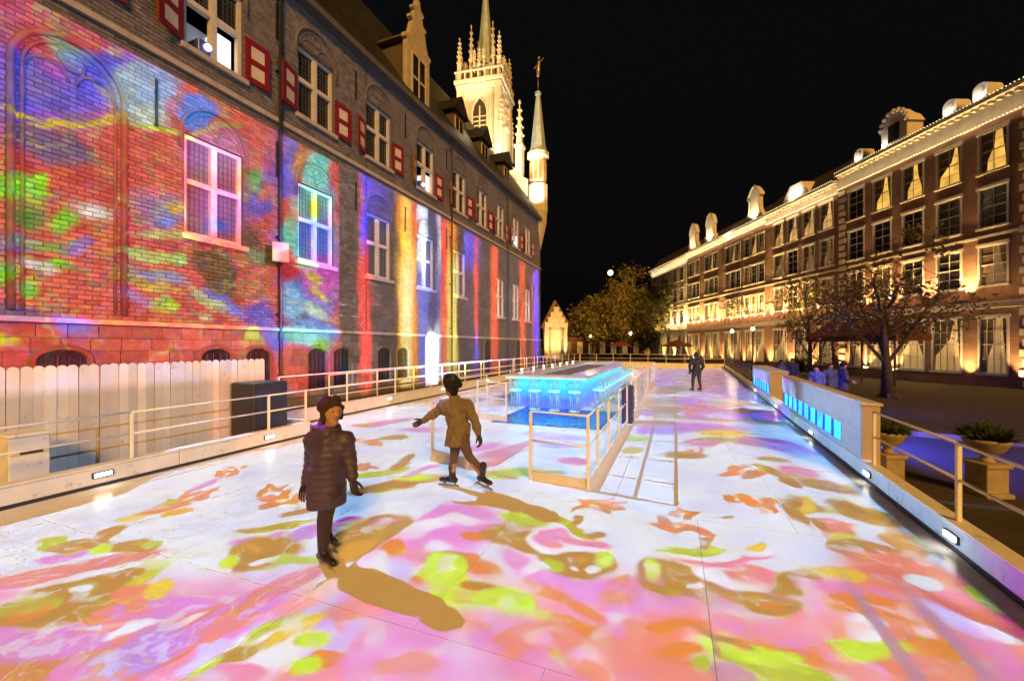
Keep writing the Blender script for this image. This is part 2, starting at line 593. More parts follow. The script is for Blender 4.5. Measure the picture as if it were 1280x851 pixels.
def cross_window(o, upper, near, open_=False):
    x0, x1, z0, z1 = o
    cx = (x0 + x1) / 2
    zt = z0 + (z1 - z0) * .54
    f = MB()
    fw = .12
    y0, y1 = .10, .26
    f.box(x0, x0 + fw, y0, y1, z0, z1).box(x1 - fw, x1, y0, y1, z0, z1)
    f.box(x0 + fw, x1 - fw, y0, y1, z1 - fw, z1).box(x0 + fw, x1 - fw, y0, y1, z0, z0 + fw)
    f.box(cx - .09, cx + .09, y0 - .03, y1, z0 + fw, z1 - fw)
    f.box(x0 + fw, cx - .09, y0 - .015, y1, zt - .08, zt + .08).box(cx + .09, x1 - fw, y0 - .015, y1, zt - .08, zt + .08)
    w = f.build('window', WFRAME, hall)
    MB().prism([(x0 - .12, z0 - .16), (x1 + .12, z0 - .16), (x1 + .12, z0), (x0 - .12, z0)], -.13, .12).build('sill', STONE, w)
    lat = MB()
    for (a, b) in ((x0 + fw, cx - .09), (cx + .09, x1 - fw)):
        for (c, d, top) in ((z0 + fw, zt - .08, 0), (zt + .08, z1 - fw, 1)):
            if open_ and not top:
                continue
            MB().box(a, b, .20, .22, c, d).build('pane', GLASSD if upper else OLDGL, w)
            if near:
                nx, nz = 5, 8 if not top else 6
                for k in range(1, nx):
                    xk = a + (b - a) * k / nx
                    lat.box(xk - .011, xk + .011, .186, .202, c, d)
                for k in range(1, nz):
                    zk = c + (d - c) * k / nz
                    lat.box(a, b, .188, .200, zk - .011, zk + .011)
    if near:
        lat.build('lead_lattice', LEAD, w)
    # moulded arch above
    cxr = (x1 - x0) / 2 + .1
    A = MB().tube([(x0 - .1, -.03, z1 - .5)] + arc(cx, z1, cxr, 180, 0, 14, -.03, .98) + [(x1 + .1, -.03, z1 - .5)], .065, 6)
    A.tube(arc(cx, z1, cxr - .17, 180, 0, 14, -.01, .98), .04, 6)
    if upper or near:
        A.tube(arc(cx - .38, z1 + .05, .36, 180, 0, 10, -.01), .04, 6).tube(arc(cx + .38, z1 + .05, .36, 180, 0, 10, -.01), .04, 6)
        A.tube(arc(cx, z1 + .58, .2, 0, 360, 12, -.01), .04, 6)
    A.build('arch_moulding', MOULD, w, True)
    return w


for o in low_w:
    cross_window(o, False, o[0] < 18)
proj_bays = (1, 4, 8)
for i, o in enumerate(up_w):
    cross_window(o, True, o[0] < 18, i in proj_bays)
# -- shutters: fold against or away from the wall beside the lower half of the upper windows
SW, SH = .86, 1.46


def shutter_mesh():
    m = MB()
    m.cur = 0
    fr = .19
    m.box(0, fr, -.05, 0, 0, SH).box(SW - fr, SW, -.05, 0, 0, SH)
    for z0, z1 in ((0, fr), (SH / 2 - .10, SH / 2 + .10), (SH - fr, SH)):
        m.box(fr, SW - fr, -.05, 0, z0, z1)
    return m.mesh('shutter', REDP)


SHM = shutter_mesh()
SPM = MB().box(.19, SW - .19, -.032, -.008, .0, SH / 2 - .29).mesh('panel', CREAMP)
for i, o in enumerate(up_w):
    for side in (0, 1):
        if side == 1:
            s = link('shutter', SHM, hall, (o[1] + .03, -.03, UZ0 + .02), rad(-4))
        else:
            s = link('shutter', SHM, hall, (o[0] - .03, -.03, UZ0 + .02), rad(180 + random.uniform(16, 26)))
        for zz in (.19, SH / 2 + .10):
            link('panel', SPM, s, (0, 0, zz))
# -- blind arch at the near end, anchors, downpipes
nz_ = MB()
nz_.tube([(6.42, -.03, 2.9), (6.42, -.03, 8.4)] + arc(5.42, 8.4, 1.0, 0, 180, 16, -.03)[1:] + [(4.42, -.03, 2.9)], .075, 8)
nz_.tube([(6.24, -.01, 2.9), (6.24, -.01, 8.4)] + arc(5.42, 8.4, .82, 0, 180, 16, -.01)[1:] + [(4.60, -.01, 2.9)], .05, 6)
nz_.tube(arc(5.85, 8.35, .36, 0, 180, 10, -.01), .05, 6).tube(arc(4.99, 8.35, .36, 0, 180, 10, -.01), .05, 6).tube(arc(5.42, 8.9, .24, 0, 360, 12, -.01), .045, 6)
nz_.build('blind_arch', MOULD, hall, True)
for x in (7.15, 10.9, 14.9, 18.6, 22.9):
    MB().box(x - .03, x + .03, -.07, -.02, 8.2, 9.5).build('wall_anchor', DARKM, hall)
    MB().box(x - .03, x + .03, -.07, -.02, 13.2, 14.5).build('wall_anchor', DARKM, hall)
for x in (10.95, 23.35, 32.95):
    p = MB().tube([(x, -.17, GZ), (x, -.17, EAVE - .1)], .065, 8)
    for z in (1, 3.2, 6, 9, 12, 14.6):
        p.box(x - .1, x + .1, -.2, 0, z, z + .06)
    p.build('downpipe', DARKM, hall, False)
# -- basement openings, door
def low_arch(x0, x1, z0, z1, m, name, rise=.3):
    cx, w = (x0 + x1) / 2, (x1 - x0) / 2
    pts = [(x0, z0), (x1, z0)] + [(cx + w * math.cos(rad(a)), z1 + rise * math.sin(rad(a))) for a in range(0, 181, 20)]
    d = MB().prism(pts, -.15, -.09).build(name, m, hall)
    MB().tube([(x0, -.13, z0)] + [(cx + w * math.cos(rad(a)), -.13, z1 + rise * math.sin(rad(a))) for a in range(180, -1, -15)] + [(x1, -.13, z0)], .08, 6).build('surround', MOULD, d)
    return d


for x in (4.7, 8.2, 9.6, 12.1, 13.4, 16.2, 17.7):
    w = low_arch(x, x + 1.0, .35, 1.75, GLASSD, 'basement_window')
    gb = MB()
    for k in range(1, 5):
        gb.tube([(x + k * .2, -.17, .38), (x + k * .2, -.17, 1.85)], .014, 5)
    gb.build('bars', DARKM, w)
door = low_arch(20.25, 21.75, GZ, 2.5, mat('pale_door', (.72, .72, .70), (.6, .6, .58), 3, .5), 'door', .5)
dpm = MB()
for (a, b) in ((20.4, 20.95), (21.05, 21.6)):
    for (c, d) in ((.05, .9), (1.05, 2.3)):
        dpm.box(a, b, -.172, -.15, c, d)
dpm.build('door_panels', WHITEP, door)
for x in (28.2, 34.8):
    low_arch(x, x + 1.2, GZ, 2.1, mat('dark_door', (.03, .024, .02), (.05, .04, .03), 4, .6), 'door', .5)
# -- eaves, roof
MB().prism([(HST, EAVE - .05), (HEND, EAVE - .05), (HEND, EAVE + .22), (HST, EAVE + .22)], -.42, .1).build('gutter', mat('grey_stone', (.11, .095, .085), (.075, .065, .058), 3, .8, .1), hall)
rf = MB()
rf.quad((HST, -.4, EAVE + .224), (HEND, -.4, EAVE + .224), (HEND, 8, 27.4), (HST, 8, 27.4))
rf.quad((HST, 8, 27.4), (HEND, 8, 27.4), (HEND, 16.4, EAVE + .2), (HST, 16.4, EAVE + .2))
rf.add([(HEND, -.4, EAVE + .224), (HEND, 16.4, EAVE + .2), (HEND, 8, 27.4)], [(0, 1, 2)])
roof = rf.build('roof', SLATE, hall)
# tall ornate dormer
dm = MB()
dx0, dx1 = 18.8, 20.95
dcx = (dx0 + dx1) / 2
half = [(1.08, 15.3), (1.08, 18.7), (1.22, 18.75), (1.22, 18.95), (.95, 19.0), (.78, 19.35), (.62, 19.9), (.55, 20.05), (.75, 20.15), (.75, 20.3), (.42, 20.35), (.36, 20.75), (.5, 20.85), (.5, 20.98), (.2, 21.1), (.12, 21.5)]
poly = [(dcx + a, b) for a, b in half] + [(dcx - a, b) for a, b in half[::-1]]
dm.prism(poly, -.02, .26)
dormer = dm.build('dormer_gable', STONE, hall)
MB().ball((dcx, .1, 21.65), .16, 8, 6).tube([(dcx, .1, 21.7), (dcx, .1, 22.6)], [.04, .01], 6).build('finial', DARKM, dormer)
dw = MB()
wx0, wx1, wz0, wz1 = dx0 + .38, dx1 - .38, 15.6, 18.3
dw.box(wx0, wx1, -.06, -.02, wz0, wz0 + .1).box(wx0, wx1, -.06, -.02, wz1 - .1, wz1)
dw.box(wx0, wx0 + .1, -.06, -.02, wz0 + .1, wz1 - .1).box(wx1 - .1, wx1, -.06, -.02, wz0 + .1, wz1 - .1)
dw.box(dcx - .05, dcx + .05, -.06, -.02, wz0 + .1, wz1 - .1).box(wx0 + .1, wx1 - .1, -.055, -.02, 16.9, 17.02)
dw.build('dormer_window_frame', WFRAME, dormer)
MB().box(wx0 + .1, wx1 - .1, -.035, -.025, wz0 + .1, wz1 - .1).build('pane', GLASSD, dormer)
sd = MB()
sd.box(dx0 + .1, dx1 - .1, .26, 4.4, 15.5, 18.75)
sd.prism([(dx0 - .2, 18.75), (dx1 + .2, 18.75), (dcx, 20.0)], .262, 5.2)
sd.build('dormer_side', mat('dormer_boards', (.10, .075, .05), (.07, .05, .035), 6, .7), dormer)
for x in (25.6, 29.9, 34.6):
    q = MB().box(x, x + 1.5, 1.0, 3.0, 16.4, 18.6)
    d = q.build('small_dormer', mat('dormer_boards', (.1, .07, .05)), hall)
    MB().prism([(x - .3, 18.6), (x + 1.8, 18.6), (x + .75, 19.9)], .7, 4.0).build('dormer_roof', SLATE, d)
    MB().box(x + .15, x + 1.35, .96, .998, 16.6, 18.4).box(x + .7, x + .8, .94, .96, 16.6, 18.4).build('dormer_window_frame', WFRAME, d)
    MB().box(x + .27, x + .68, .93, .958, 16.75, 18.3).box(x + .82, x + 1.23, .93, .958, 16.75, 18.3).build('pane', GLASSD, d)

# ================================================================== lit gothic belfry, gable pinnacles, corner turret
PALE = mat('floodlit_stone', (.62, .55, .42), (.46, .40, .30), 1.6, .8, .3, 6)
VERD = mat('spire_lead', (.34, .40, .38), (.24, .29, .27), 1.2, .5, .1)


def pinnacle(mb, x, y, z0, h, r, n=4):
    a = math.pi / 4
    mb.lathe([(r, 0), (r, h * .38), (r * 1.3, h * .40), (r * 1.3, h * .43), (r * .8, h * .45), (r * .12, h * .93), (r * .3, h * .95), (r * .3, h * .97), (.01, h)], (x, y, z0), n, a)
    for k in range(1, 5):
        zz = z0 + h * (.46 + .1 * k)
        rr = r * .8 * (1 - k / 5.2) + .06
        for q in range(4):
            t = q * math.pi / 2 + a
            mb.ball((x + rr * math.cos(t), y + rr * math.sin(t), zz), .10 + r * .1, 5, 4)


TX, TY = -20.3, 43.2
tower = thing('belfry', 'floodlit pale gothic belfry with openwork spire behind the town hall roof', 'tower', (TX, TY, 13.9), rad(8))
tower.scale = (.84, .84, 1)
tb = MB()
HW = 2.55
z_ = lambda z: z - 15.0
tb.box(-HW, HW, -HW, HW, z_(15), z_(31.3))
for sx in (-1, 1):
    for sy in (-1, 1):
        tb.box(sx * HW - .45, sx * HW + .45, sy * HW - .45, sy * HW + .45, z_(15), z_(31.8))
tb.build('shaft', PALE, tower)
for zz, e, hh in ((24.6, .35, .4), (31.3, .55, .5), (31.85, .8, .4)):
    MB().bbox(-HW - e, HW + e, -HW - e, HW + e, z_(zz), z_(zz) + hh, .1).build('cornice', PALE, tower)
for rz in range(4):
    M = Matrix.Rotation(rz * math.pi / 2, 4, 'Z')
    m = MB(M).prism([(-1.0, z_(26)), (1.0, z_(26)), (1.0, z_(28.8)), (.75, z_(29.6)), (0, z_(30.3)), (-.75, z_(29.6)), (-1.0, z_(28.8))], -HW - .03, -HW + .02)
    w = m.build('belfry_opening', mat('belfry_dark', (.05, .03, .015), (.03, .02, .01), 2, .8), tower)
    t = MB(M).tube([(-1.05, -HW - .08, z_(26)), (-1.05, -HW - .08, z_(28.8)), (-.78, -HW - .08, z_(29.65)), (0, -HW - .08, z_(30.4)), (.78, -HW - .08, z_(29.65)), (1.05, -HW - .08, z_(28.8)), (1.05, -HW - .08, z_(26))], .16, 6)
    t.tube([(0, -HW - .06, z_(26)), (0, -HW - .06, z_(29.4))], .1, 6)
    for k in range(5):
        t.box(-1, 1, -HW - .07, -HW - .035, z_(26.2 + k * .5), z_(26.32 + k * .5))
    t.build('tracery', PALE, w)
    m = MB(M)
    for k in range(7):
        xk = -2.7 + k * .9
        m.box(xk - .09, xk + .09, -HW - .7, -HW - .55, z_(32.25), z_(33.0))
    m.box(-HW - .7, HW + .55, -HW - .71, -HW - .54, z_(33.0), z_(33.15))
    m.build('parapet', PALE, tower)
pp = MB()
for sx in (-1, 1):
    for sy in (-1, 1):
        m = MB(); pinnacle(m, sx * 2.7, sy * 2.7, z_(32.2), 5.0, .36); m.build('pinnacle', PALE, tower)
        m = MB(); pinnacle(m, sx * 1.5, sy * 1.5, z_(32.2), 7.0, .34); m.build('pinnacle', PALE, tower)
for q in range(4):
    t = q * math.pi / 2
    m = MB(); pinnacle(m, 2.7 * math.cos(t), 2.7 * math.sin(t), z_(32.2), 3.8, .28); m.build('pinnacle', PALE, tower)
for q in range(12):
    s_, k_ = q // 3, q % 3
    t = s_ * math.pi / 2
    o_ = (k_ - 1) * 1.3 + .65
    m = MB(); pinnacle(m, 2.75 * math.cos(t) - o_ * math.sin(t), 2.75 * math.sin(t) + o_ * math.cos(t), z_(33.1), 2.6, .17); m.build('pinnacle', PALE, tower)
MB().lathe([(1.5, z_(32.2)), (1.5, z_(34.6)), (1.7, z_(34.7)), (1.7, z_(35.0)), (1.3, z_(35.2)), (.9, z_(38.2)), (.5, z_(41.6)), (.06, z_(47))], (0, 0, 0), 8).build('spire', VERD, tower)
for sx in (-1, 1):                                 # blind tracery ribs and crockets on the shaft
    for rz in range(4):
        M = Matrix.Rotation(rz * math.pi / 2, 4, 'Z')
        m = MB(M)
        for xk in (1.35, 1.75):
            m.tube([(sx * xk, -HW - .05, z_(18)), (sx * xk, -HW - .05, z_(30.4))], .07, 5)
        for zz in (20.5, 23.2, 28.0, 30.4):
            m.tube([(sx * (1.55 + .2 * math.cos(rad(a))), -HW - .05, z_(zz) + .25 * math.sin(rad(a))) for a in range(0, 181, 30)], .06, 5)
        m.build('blind_tracery', PALE, tower)
for sx in (-1, 1):
    for sy in (-1, 1):
        m = MB(); pinnacle(m, sx * (HW + .45), sy * (HW + .45), z_(24.9), 5.4, .3); m.build('pinnacle', PALE, tower)
front = thing('gable_pinnacles', 'pair of lit gothic pinnacles on the gable beside the belfry', 'gable', (-13.5, HEND + .3, 15.0), 0)
gw = MB()
gw.add([(-.1, 0, 0), (-8, 0, 0), (-8, 0, 11), (-6.2, 0, 11), (-4.2, 0, 8.0), (-2.2, 0, 5.6), (-.1, 0, 4.4)], [tuple(range(7))])
gw.add([(-.1, .5, 0), (-8, .5, 0), (-8, .5, 11), (-6.2, .5, 11), (-4.2, .5, 8.0), (-2.2, .5, 5.6), (-.1, .5, 4.4)], [tuple(range(6, -1, -1))])
gw.add([(-8, 0, 11), (-6.2, 0, 11), (-4.2, 0, 8.0), (-2.2, 0, 5.6), (-.1, 0, 4.4), (-8, .5, 11), (-6.2, .5, 11), (-4.2, .5, 8.0), (-2.2, .5, 5.6), (-.1, .5, 4.4)],
       [(0, 1, 6, 5), (1, 2, 7, 6), (2, 3, 8, 7), (3, 4, 9, 8)])
gw.build('gable_wall', PALE, front)
for x, z0, h in ((-4.3, 7.2, 9.4), (-2.5, 5.2, 9.0)):
    m = MB(); pinnacle(m, x, .2, z0, h, .55); m.build('pinnacle', PALE, front)
tur = thing('corner_turret', 'floodlit round turret with pointed spire and statue on the town hall corner', 'turret', (-13.75, HEND + .1, 12.0), 0)
tur.scale = (.8, .8, 1)
MB().lathe([(.2, 0), (.7, 1.5), (1.2, 3.3), (1.2, 4.2)], n=10).build('corbel', STONE, tur)
MB().lathe([(1.2, 4.2), (1.3, 4.3), (1.3, 7.2), (1.1, 7.3), (1.1, 10.0), (1.5, 10.2), (1.5, 10.6), (1.1, 10.7)], n=10).build('drum', PALE, tur)
for q in range(10):
    a = 2 * math.pi * (q + .5) / 10
    MB(Matrix.Rotation(a, 4, 'Z')).box(1.05, 1.13, -.2, .2, 7.7, 9.6).build('turret_window', mat('turret_glow', (.5, .3, .1), (.4, .22, .08), 2, .6), tur)
MB().lathe([(1.25, 10.7), (1.05, 11.3), (.3, 16.8), (.42, 16.9), (.42, 17.2), (.1, 17.3)], n=8).build('spire', VERD, tur)
st_ = MB().tube([(0, 0, 17.2), (0, 0, 19.0)], .06, 6).ball((0, 0, 19.1), .28, 8, 6)
st_.cap((0, 0, 19.4), (.1, 0, 20.4), .3, .22, 8).ball((.12, 0, 20.85), .2, 8, 6).cap((.1, 0, 20.3), (.7, 0, 20.7), .1, .07, 6).cap((.1, 0, 20.3), (-.5, 0, 19.9), .1, .07, 6)
st_.build('statue', mat('gilt_bronze', (.32, .24, .12), (.2, .15, .08), 5, .4, metal=.7), tur, True)
# floodlights that stand on the roofs and wash the masonry
WARMW = (1.0, .74, .40)
for nm, p, e, aim in (('tower_flood', (-16.2, 33.0, 20.9), 4600, (TX + .5, TY, 29)), ('tower_flood', (-15.6, 38.0, 20.2), 2600, (TX + 1, TY, 31)),
                      ('tower_flood', (TX - .5, TY - 7, 26.5), 5500, (TX, TY - 1, 36))):
    lamp(nm, 'SPOT', p, e, WARMW, aim, .12, 70, .7)
lamp('turret_flood', 'SPOT', (-13.15, HEND - 3.6, 15.9), 4200, (1, .9, .72), (-13.75, HEND, 22.0), .08, 80, .7)
lamp('turret_flood', 'SPOT', (-14.6, HEND - 4.2, 19.0), 3500, (1, .86, .62), (-15.6, HEND, 25), .08, 80, .7)
lamp('roof_flood', 'SPOT', (-14.5, 31.5, 21.5), 260, WARMW, (-17, 23, 18.5), .1, 110, .8)

# ================================================================== rink boards, rails
LEDW = emit('kerb_led', (1.0, .93, .8), 20.0)


def board_run(name, label, x0, x1, y0, y1, ztop, leds, side, root=None, seg=2.6, group='low white boards edging the ice'):
    t = root or thing(name, label, 'rink board', (0, 0, GZ), 0, group)
    y = y0
    while y < y1 - .05:
        e = min(y + seg, y1)
        MB().bbox(x0, x1, y + .004, e - .004, .003, ztop - GZ, .012).build('board', WHITEP, t)
        y = e
    xi = x1 if side > 0 else x0
    cp = MB().box(x0 - .012, x1 + .012, y0 + .002, y1 - .002, ztop - GZ + .003, ztop - GZ + .033)
    cp.build('cap_rail', WHITEP, t)
    MB().box(xi + (.002 if side > 0 else -.012), xi + (.012 if side > 0 else -.002), y0 + .01, y1 - .01, -GZ - .02, -GZ + .05).build('kick_strip', BLACKP, t)
    for yl in leds:
        q = ztop - GZ - .10
        a, b = (xi, xi + .022) if side > 0 else (xi - .022, xi)
        l = MB().box(a, b, yl - .125, yl + .125, q - .04, q + .04).build('kerb_light', DARKM, t)
        MB().box(a + (.014 if side > 0 else -.012), b + (.012 if side > 0 else -.014), yl - .10, yl + .10, q - .024, q + .024).build('lens', LEDW, l)
    return t


board_run('rink_board', 'low white board along the near left ice edge by the picket fence', LX0 - .16, LX0, -3.2, LYS, .28, (3.55, 6.3), 1)
board_run('rink_board', 'low white board along the far left ice edge below the ramp rail', LX1 - .16, LX1, LYS + .17, YE, .36, (9.15, 11.9, 15.5, 20.0, 26.0), 1)
t = thing('rink_board', 'short white board turning the corner behind the black cabinet', 'rink board', (0, 0, GZ), 0, 'low white boards edging the ice')
MB().bbox(LX1 - .16, LX0 - .165, LYS, LYS + .16, .003, .30 - GZ, .012).build('board', WHITEP, t)
MB().box(LX1 - .15, LX0 - .17, LYS + .002, LYS + .15, .303 - GZ, .333 - GZ).build('cap_rail', WHITEP, t)
rb = thing('rink_board', 'low white board along the right ice edge beside the planters', 'rink board', (rx(0), 0, GZ), -math.atan(.0406), 'low white boards edging the ice')
board_run('', '', 0, .16, -3.2, YE, .24, (5.65, 7.95, 11.3, 15.8, 21.0), -1, rb)
# end of the rink
t = thing('rink_board', 'low white board closing the far end of the ice', 'rink board', (0, 0, GZ), 0, 'low white boards edging the ice')
x = LX1
while x < rx(YE):
    e = min(x + 2.4, rx(YE))
    MB().bbox(x + .004, e - .004, YE, YE + .14, .003, .42 - GZ, .012).build('board', WHITEP, t)
    x = e


def railing(label, pts, z0, z1, mids, r=.017, post=.022, closed=False, spacing=None, group='white metal railings around the rink', kick=None, m=None, pm=None):
    """posts at every point of the polyline (or evenly spaced), rails between them; each post and rail is a part"""
    m = m or RAILP
    if spacing:
        out = []
        for a, b in zip(pts[:-1], pts[1:]):
            L = math.hypot(b[0] - a[0], b[1] - a[1])
            n = max(1, round(L / spacing))
            out += [(a[0] + (b[0] - a[0]) * k / n, a[1] + (b[1] - a[1]) * k / n) for k in range(n)]
        pts_p = out + [pts[-1]]
    else:
        pts_p = pts
    t = thing('railing', label, 'railing', (pts[0][0], pts[0][1], z0), 0, group)
    ox, oy = pts[0]
    pm_ = MB().bbox(-post, post, -post, post, 0, z1 - z0, .006).mesh('post', m)
    for a, b in pts_p:
        link('post', pm_, t, (a - ox, b - oy, 0))
    for a, b in zip(pts[:-1], pts[1:]):
        for z in [z1 - .0] + list(mids):
            MB().tube([(a[0] - ox, a[1] - oy, z - z0), (b[0] - ox, b[1] - oy, z - z0)], r, 8).build('rail', m, t, True)
        if kick:
            L = math.hypot(b[0] - a[0], b[1] - a[1])
            M = Matrix.Translation((a[0] - ox, a[1] - oy, 0)) @ Matrix.Rotation(math.atan2(b[1] - a[1], b[0] - a[0]), 4, 'Z')
            MB(M).box(.03, L - .03, -.02, .02, .003, kick).build('kick_board', pm or WHITEP, t)
    return t


railing('white two-bar railing on the left board before the picket fence', [(LX0 - .08, -1.8), (LX0 - .08, 1.35), (LX0 - .08, 3.95), (LX0 - .08, 6.35), (LX0 - .08, LYS - .05)], .315, 1.04, [.70])
railing('long white two-bar railing on the far left board along the ramp', [(LX1 - .08, LYS + .3), (LX1 - .08, YE)], .395, 1.30, [.88], spacing=2.3)
railing('thin white railing against the town hall wall behind the ramp', [(-11.6, 11.5), (-11.6, 40)], GZ + .004, 1.05, [.62, .3], spacing=2.6, r=.016)
tr = railing('white two-bar railing on the right board before the urns', [(2.50, -1.7), (2.58, 1.3), (rx(3.6) + .09, 3.6), (rx(5.75) + .09, 5.75), (rx(8.0) + .09, 8.0)], .275, 1.08, [.70])
# centre enclosure round the ice bar
ER = -1.2
railing('white railing frame at the front right corner of the bar enclosure', [(-2.12, 6.18), (ER, 6.08), (ER, 6.9), (ER, 8.1), (ER, 9.6), (ER, 11.3)], .002, 1.07, [.62], kick=.14, group='white railings around the ice bar')
railing('white railing along the bar enclosure past the dark post', [(ER, 12.4), (ER, 24.6)], .002, 1.07, [.62], spacing=1.5, kick=.14, group='white railings around the ice bar')
railing('small white railing frame behind the skater in the tan coat', [(-4.15, 6.55), (-3.32, 6.32)], .002, 1.07, [], kick=.20, group='white railings around the ice bar')
railing('white railing left of the ice bar beside its lit front', [(-5.35, 10.85), (-4.35, 10.6)], .002, 1.07, [.62], kick=.16, group='white railings around the ice bar')
railing('white railing along the left flank of the ice bar', [(-6.3, 11.2), (-6.3, 25)], .002, 1.07, [.62], spacing=2.2, kick=.16, group='white railings around the ice bar')
railing('white railing across the rink beyond the ice bar', [(-6.3, 26.5), (ER, 26.5)], .002, 1.1, [.62], spacing=1.3, kick=.16, group='white railings around the ice bar')
railing('white railing across the far end of the rink', [(LX1, YE + .07), (rx(YE), YE + .07)], .42, 1.25, [.85], spacing=1.7, group='white railings around the rink end')
railing('dark grey metal railing on the far right edge of the ice', [(rx(22.6) + .09, 22.6), (rx(42) + .09, 42)], .275, 1.15, [.85, .55], spacing=1.6, m=mat('grey_rail', (.22, .2, .2), (.16, .15, .15), 4, .4, metal=.3), group='white railings around the rink end')
tag(MB().bbox(ER - .17, ER + .1, 11.55, 12.1, 0, 1.0, .02).build('control_post', mat('violet_grey_post', (.05, .045, .09), (.04, .035, .07), 4, .5), None, loc=(0, 0, .003)),
    'dark boxy post in the gap of the bar enclosure railing', 'post')
# translucent banners on the enclosure rail
for k, y in enumerate((14.2, 16.6, 20.2)):
    b = MB().box(ER + .03, ER + .045, y, y + 1.2, .2, 1.0).box(ER + .028, ER + .047, y - .03, y + 1.23, 1.0, 1.03).build('banner', mat('banner_cloth', (.72, .70, .78), (.62, .6, .7), 3, .6), None)
    tag(b, ('pale banner on the enclosure railing nearest the dark post', 'pale banner on the enclosure railing, middle of three', 'pale banner on the enclosure railing farthest from the camera')[k], 'banner', 'banners on the enclosure railing')

# ================================================================== screen walls with blue glowing windows on the right
BLUEGL = emit('blue_panel_glow', (.01, .30, 1.0), 2.6, (.1, .3, .6), .55, 3.0)
SCREEN = mat('screen_board', (.60, .56, .62), (.5, .47, .52), 2.2, .55, .06)


def screen_wall(label, y0, y1, w0, w1, depth):
    t = thing('screen_wall', label, 'screen wall', (rx(0), 0, .28), -math.atan(.0406), 'white screen walls with blue windows')
    t.location = (rx(0), 0, GZ)
    zb = .28 - GZ
    zt = 1.14 - GZ
    xo = .02
    n = max(2, round((y1 - y0) / 1.35))
    for k in range(n):
        a, b = y0 + (y1 - y0) * k / n, y0 + (y1 - y0) * (k + 1) / n
        MB().bbox(xo, xo + .06, a + .004, b - .004, zb + .46, zt, .006).build('panel', SCREEN, t)
    MB().box(xo + .003, xo + .057, y0, w0, zb, zb + .455).box(xo + .003, xo + .057, w1, y1, zb, zb + .455).build('panel', SCREEN, t)
    MB().box(xo + .003, xo + .057, w0 + .002, w1 - .002, zb, zb + .06).box(xo + .003, xo + .057, w0 + .002, w1 - .002, zb + .40, zb + .455).build('panel', SCREEN, t)
    nw = max(2, round((w1 - w0) / .62))
    for k in range(nw):
        a, b = w0 + (w1 - w0) * k / nw, w0 + (w1 - w0) * (k + 1) / nw
        w = MB().box(xo + .024, xo + .036, a + .05, b - .05, zb + .06, zb + .40).build('window', BLUEGL, t)
        MB().box(xo + .004, xo + .056, a - .05 if k else a, a + .05, zb + .06, zb + .40).build('divider', mat('blue_acrylic', (.05, .22, .55), (.04, .16, .42), 3, .3), w)
    MB().bbox(xo, xo + depth, y0 - .06, y0 - .002, .003, zt, .01).build('end_panel', mat('end_board', (.50, .42, .33), (.42, .35, .27), 2.5, .6), t)
    MB().bbox(xo + depth - .06, xo + depth, y0 + .002, y1, .003, zt, .01).build('back_panel', SCREEN, t)
    MB().bbox(xo - .03, xo + depth + .03, y0 - .08, y1 + .02, zt + .003, zt + .045, .01).build('top_board', SCREEN, t)
    return t


screen_wall('long screen wall with glowing blue windows ending in a tan panel', 8.35, 15.0, 9.3, 14.8, .24)
screen_wall('short screen wall with blue windows beyond the opening', 17.3, 22.4, 17.6, 22.1, .55)

# ================================================================== ice bar and its stools
BX0, BX1, BY0, BY1, BZ = -5.2, -2.9, 13.4, 24.4, 1.12


def ice_glow():
    m = bpy.data.materials.new('ice_bar_glow')
    m.use_nodes = True
    nt = m.node_tree
    b = nt.nodes['Principled BSDF']
    geo = nd(nt, 'ShaderNodeNewGeometry')
    nz = nd(nt, 'ShaderNodeTexNoise', {'Vector': geo.outputs['Position'], 'Scale': 9.0, 'Detail': 4.0})
    b.inputs['Base Color'].default_value = (.05, .22, .42, 1)
    b.inputs['Roughness'].default_value = .25
    sp = nd(nt, 'ShaderNodeSeparateXYZ', {0: geo.outputs['Position']})
    rp = nd(nt, 'ShaderNodeValToRGB', {0: sp.outputs[2]})
    el = rp.color_ramp.elements
    el[0].position, el[0].color = .05, (.16, .10, .85, 1)
    el[1].position, el[1].color = 1.0, (.10, .95, 1.0, 1)
    for p_, c_ in ((.32, (.10, .16, 1.0, 1)), (.62, (.03, .45, 1.0, 1))):
        e_ = el.new(p_)
        e_.color = c_
    nt.links.new(rp.outputs[0], b.inputs['Emission Color'])
    st = nd(nt, 'ShaderNodeMapRange', {0: nz.outputs[0], 1: .3, 2: .7, 3: .55, 4: 1.15})
    nt.links.new(st.outputs[0], b.inputs['Emission Strength'])
    bp = nd(nt, 'ShaderNodeBump', {'Height': nz.outputs[0], 'Strength': .8, 'Distance': .05})
    nt.links.new(bp.outputs[0], b.inputs['Normal'])
    return m


ICEB = ice_glow()
CYAN = emit('cyan_led', (.10, .85, 1.0), 5.5)
CLEAR = mat('clear_acrylic', (.40, .72, .88), (.3, .6, .8), 5, .15)
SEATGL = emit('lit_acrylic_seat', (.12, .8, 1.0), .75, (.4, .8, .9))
bar = thing('ice_bar', 'long glowing blue ice bar with frosted counter in the middle of the rink', 'bar', (BX0, BY0, 0))
W, L = BX1 - BX0, BY1 - BY0
for k in range(5):                                 # front blocks
    a, b = W * k / 5, W * (k + 1) / 5
    MB().bbox(a + .006, b - .006, 0, .25, .004, BZ - .10, .02).build('ice_block', ICEB, bar)
nb = 14
for k in range(nb):                                # flank blocks
    a, b = .26 + (L - .26) * k / nb, .26 + (L - .26) * (k + 1) / nb
    for x0, x1 in ((W - .25, W), (0, .25)):
        MB().bbox(x0, x1, a + .006, b - .006, .004, BZ - .10, .02).build('ice_block', ICEB, bar)
MB().bbox(.26, W - .26, L - .25, L, .004, BZ - .10, .02).build('ice_block', ICEB, bar)
ct = MB()
